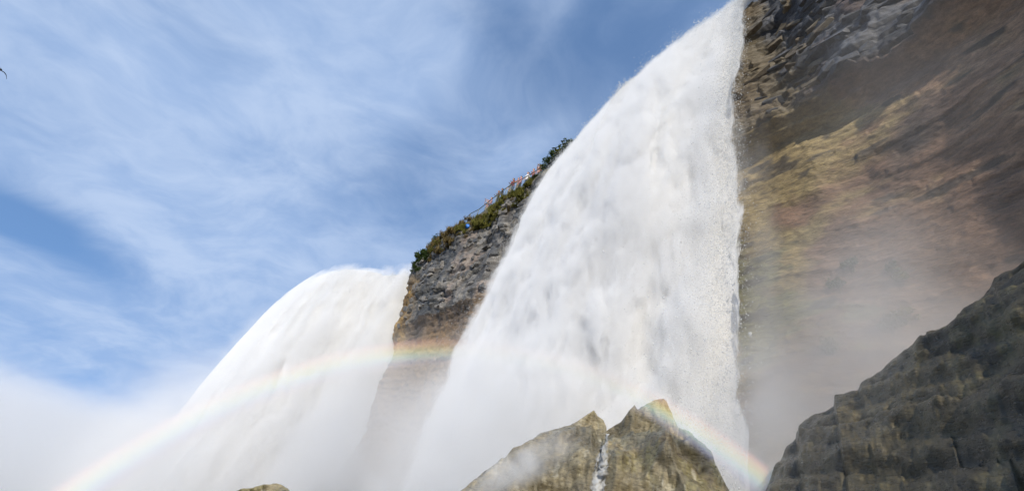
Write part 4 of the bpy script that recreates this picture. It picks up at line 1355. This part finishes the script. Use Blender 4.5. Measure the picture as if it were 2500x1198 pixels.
if MIST:
    mist('spray_mist', (-80, 95, -13), (95, 70, 20.5), math.radians(20), 0.10, 0.035, 'bank of white mist on the river left of the distant fall', lo=.2, hi=.5, g=0.1, col=(.95, .95, .965), edge=.5)
    mist('spray_mist', (-28, 62, -4), (17, 38, 19), math.radians(28), 0.20, 0.10, 'mist hiding the foot of the distant fall', lo=.32, hi=.6, g=-0.1, col=(.99, .99, .99), seed=50)
    mist('spray_mist', (-36, 76, 13), (5.5, 26, 12), math.radians(28), 0.10, 0.25, 'spray drifting off the crest of the distant fall', lo=.4, hi=.65, g=-0.1, col=(.995, .995, .995), seed=57)
    mist('spray_mist', (-5.0, 26, -0.5), (6.5, 13, 10.5), math.radians(25), 0.32, 0.22, 'mist rising in front of the lower island wall', lo=.34, hi=.6, seed=4, g=0.0, col=(.985, .98, .975))
    mist('spray_mist', (0.4, 14.0, 0.0), (3.2, 7.8, 7.2), math.radians(23), 0.9, 0.4, 'bright spray boiling at the foot of the near fall', lo=.38, hi=.62, seed=9, g=-0.1, col=(.995, .995, .995))
    mist('spray_mist', (6.5, 9.7, 7.5), (0.95, 0.95, 11), 0.0, 0.42, 0.8, 'veil of spray beside the right edge of the near fall', lo=.36, hi=.64, seed=62, g=-0.1, stretch=(1, 1, .5))
    mist('spray_mist', (6.1, 9.4, 1.8), (1.8, 1.6, 4.6), 0.0, 0.9, 0.8, 'spray splashing out at the lower right foot of the near fall', lo=.38, hi=.62, seed=66, g=-0.1)
    mist('spray_mist', (7.2, 6.3, 9.0), (3.4, 4.8, 7.0), 0.0, 0.042, 0.4, 'thin haze hanging before the upper dark cliff', lo=.3, hi=.6, seed=71, g=0.2, col=(.93, .92, .9))
    mist('spray_mist', (7.9, 7.8, 3.2), (4.0, 3.9, 6.6), 0.0, 0.75, 0.45, 'grey mist in the hollow between the near fall and the dark cliff', lo=.36, hi=.64, seed=14, g=0.3, col=(.84, .84, .84))  # darker scatter colour stands in for the shade in the hollow
    mist('spray_mist', (4.4, 4.9, 1.6), (2.6, 1.8, 2.4), 0.0, 0.30, 0.6, 'faint mist drifting before the dark rock slope', lo=.36, hi=.64, seed=17, g=0.3, col=(.88, .88, .88))
    ra, rb = ray(1120, 1205) * 7.6, ray(1420, 1040) * 8.3
    dl = rb - ra
    mist('spray_mist', (ra + rb) * .5 + Vector((0, -.1, -.1)), (1.6, .7, .42), math.atan2(dl.y, dl.x), 3.0, 1.3, 'thin spray blowing over the left slope of the middle boulder', lo=.38, hi=.62, seed=21, tilt=-math.atan2(dl.z, dl.xy.length), g=0.0)

# ------------------------------------------------------------------ rainbow in the spray
def rainbow():
    ang = math.radians(41.6)
    rng_ = 7.4
    ax = -sun_dir                                    # the bow circles the point opposite the sun
    d0, R0 = rng_ * math.cos(ang), rng_ * math.sin(ang)
    e1 = (Vector((0, 0, 1)) - ax * ax.z).normalized()
    e2 = ax.cross(e1)
    V, F = [], []
    na, ns = 160, 12
    hw, hd = 0.26, 0.30
    phis = np.linspace(-1.55, 1.55, na)
    ca, sa = math.cos(ang), math.sin(ang)
    for ph in phis:
        er = Vector((math.cos(ph), math.sin(ph), 0))
        for q in range(ns):
            t = q * 2 * math.pi / ns
            s_, w_ = hw * math.cos(t), hd * math.sin(t)
            r = R0 + s_ * ca + w_ * sa
            z = -s_ * sa + w_ * ca
            V.append(Vector((er.x * r, er.y * r, z)))
    for k in range(na - 1):
        for q in range(ns):
            F.append((k * ns + q, k * ns + (q + 1) % ns, (k + 1) * ns + (q + 1) % ns, (k + 1) * ns + q))
    F.append(tuple(range(ns))[::-1])
    F.append(tuple((na - 1) * ns + q for q in range(ns)))
    m, T = new_mat('rainbow_spray')
    tc = T.n('ShaderNodeTexCoord')
    sp = T.n('ShaderNodeSeparateXYZ', ins={0: tc.outputs['Object']})
    x, y, z = sp.outputs
    r = T.math('SQRT', T.math('ADD', T.math('MULTIPLY', x, x), T.math('MULTIPLY', y, y)))
    s = T.math('SUBTRACT', T.math('MULTIPLY', T.math('SUBTRACT', r, R0), ca), T.math('MULTIPLY', z, sa))
    f = T.smooth(s, -hw, hw)
    f.node.interpolation_type = 'LINEAR'
    col = T.ramp(f, [(0.0, (0.70, 0.72, 1.0)), (0.22, (0.55, 0.64, 1.0)), (0.42, (0.60, 0.98, 0.75)), (0.56, (1.0, 0.92, 0.36)), (0.70, (1.0, 0.58, 0.26)), (0.86, (1.0, 0.40, 0.34)), (1.0, (1.0, 0.45, 0.5))])
    prof = T.math('MULTIPLY', T.smooth(f, 0.0, 0.45), T.smooth(f, 1.0, 0.72))
    phi = T.math('ABSOLUTE', T.math('ARCTAN2', y, x))
    along = T.smooth(phi, 0.2, 0.85, 0.2, 1.5)
    nz = T.noise(tc.outputs['Object'], 1.2, 3, 0.5)
    dens = T.math('MULTIPLY', T.math('MULTIPLY', prof, along), T.smooth(nz, 0.2, 0.7, 0.7, 1.2))
    dens = T.math('MULTIPLY', dens, 1.55)
    pv = T.n('ShaderNodeVolumeScatter', ins={'Color': col, 'Density': dens, 'Anisotropy': -0.5})
    T.n('ShaderNodeOutputMaterial', ins={'Volume': pv})
    o = mesh_obj('rainbow', V, F, m)
    bm = bmesh.new()
    bm.from_mesh(o.data)
    bmesh.ops.recalc_face_normals(bm, faces=bm.faces[:])
    bm.to_mesh(o.data)
    bm.free()
    o.matrix_world = Matrix(((e1.x, e2.x, ax.x, ax.x * d0), (e1.y, e2.y, ax.y, ax.y * d0), (e1.z, e2.z, ax.z, ax.z * d0), (0, 0, 0, 1)))
    tag(o, 'pale rainbow arching through the spray from lower left to lower right', 'rainbow', kind='stuff')
rainbow()
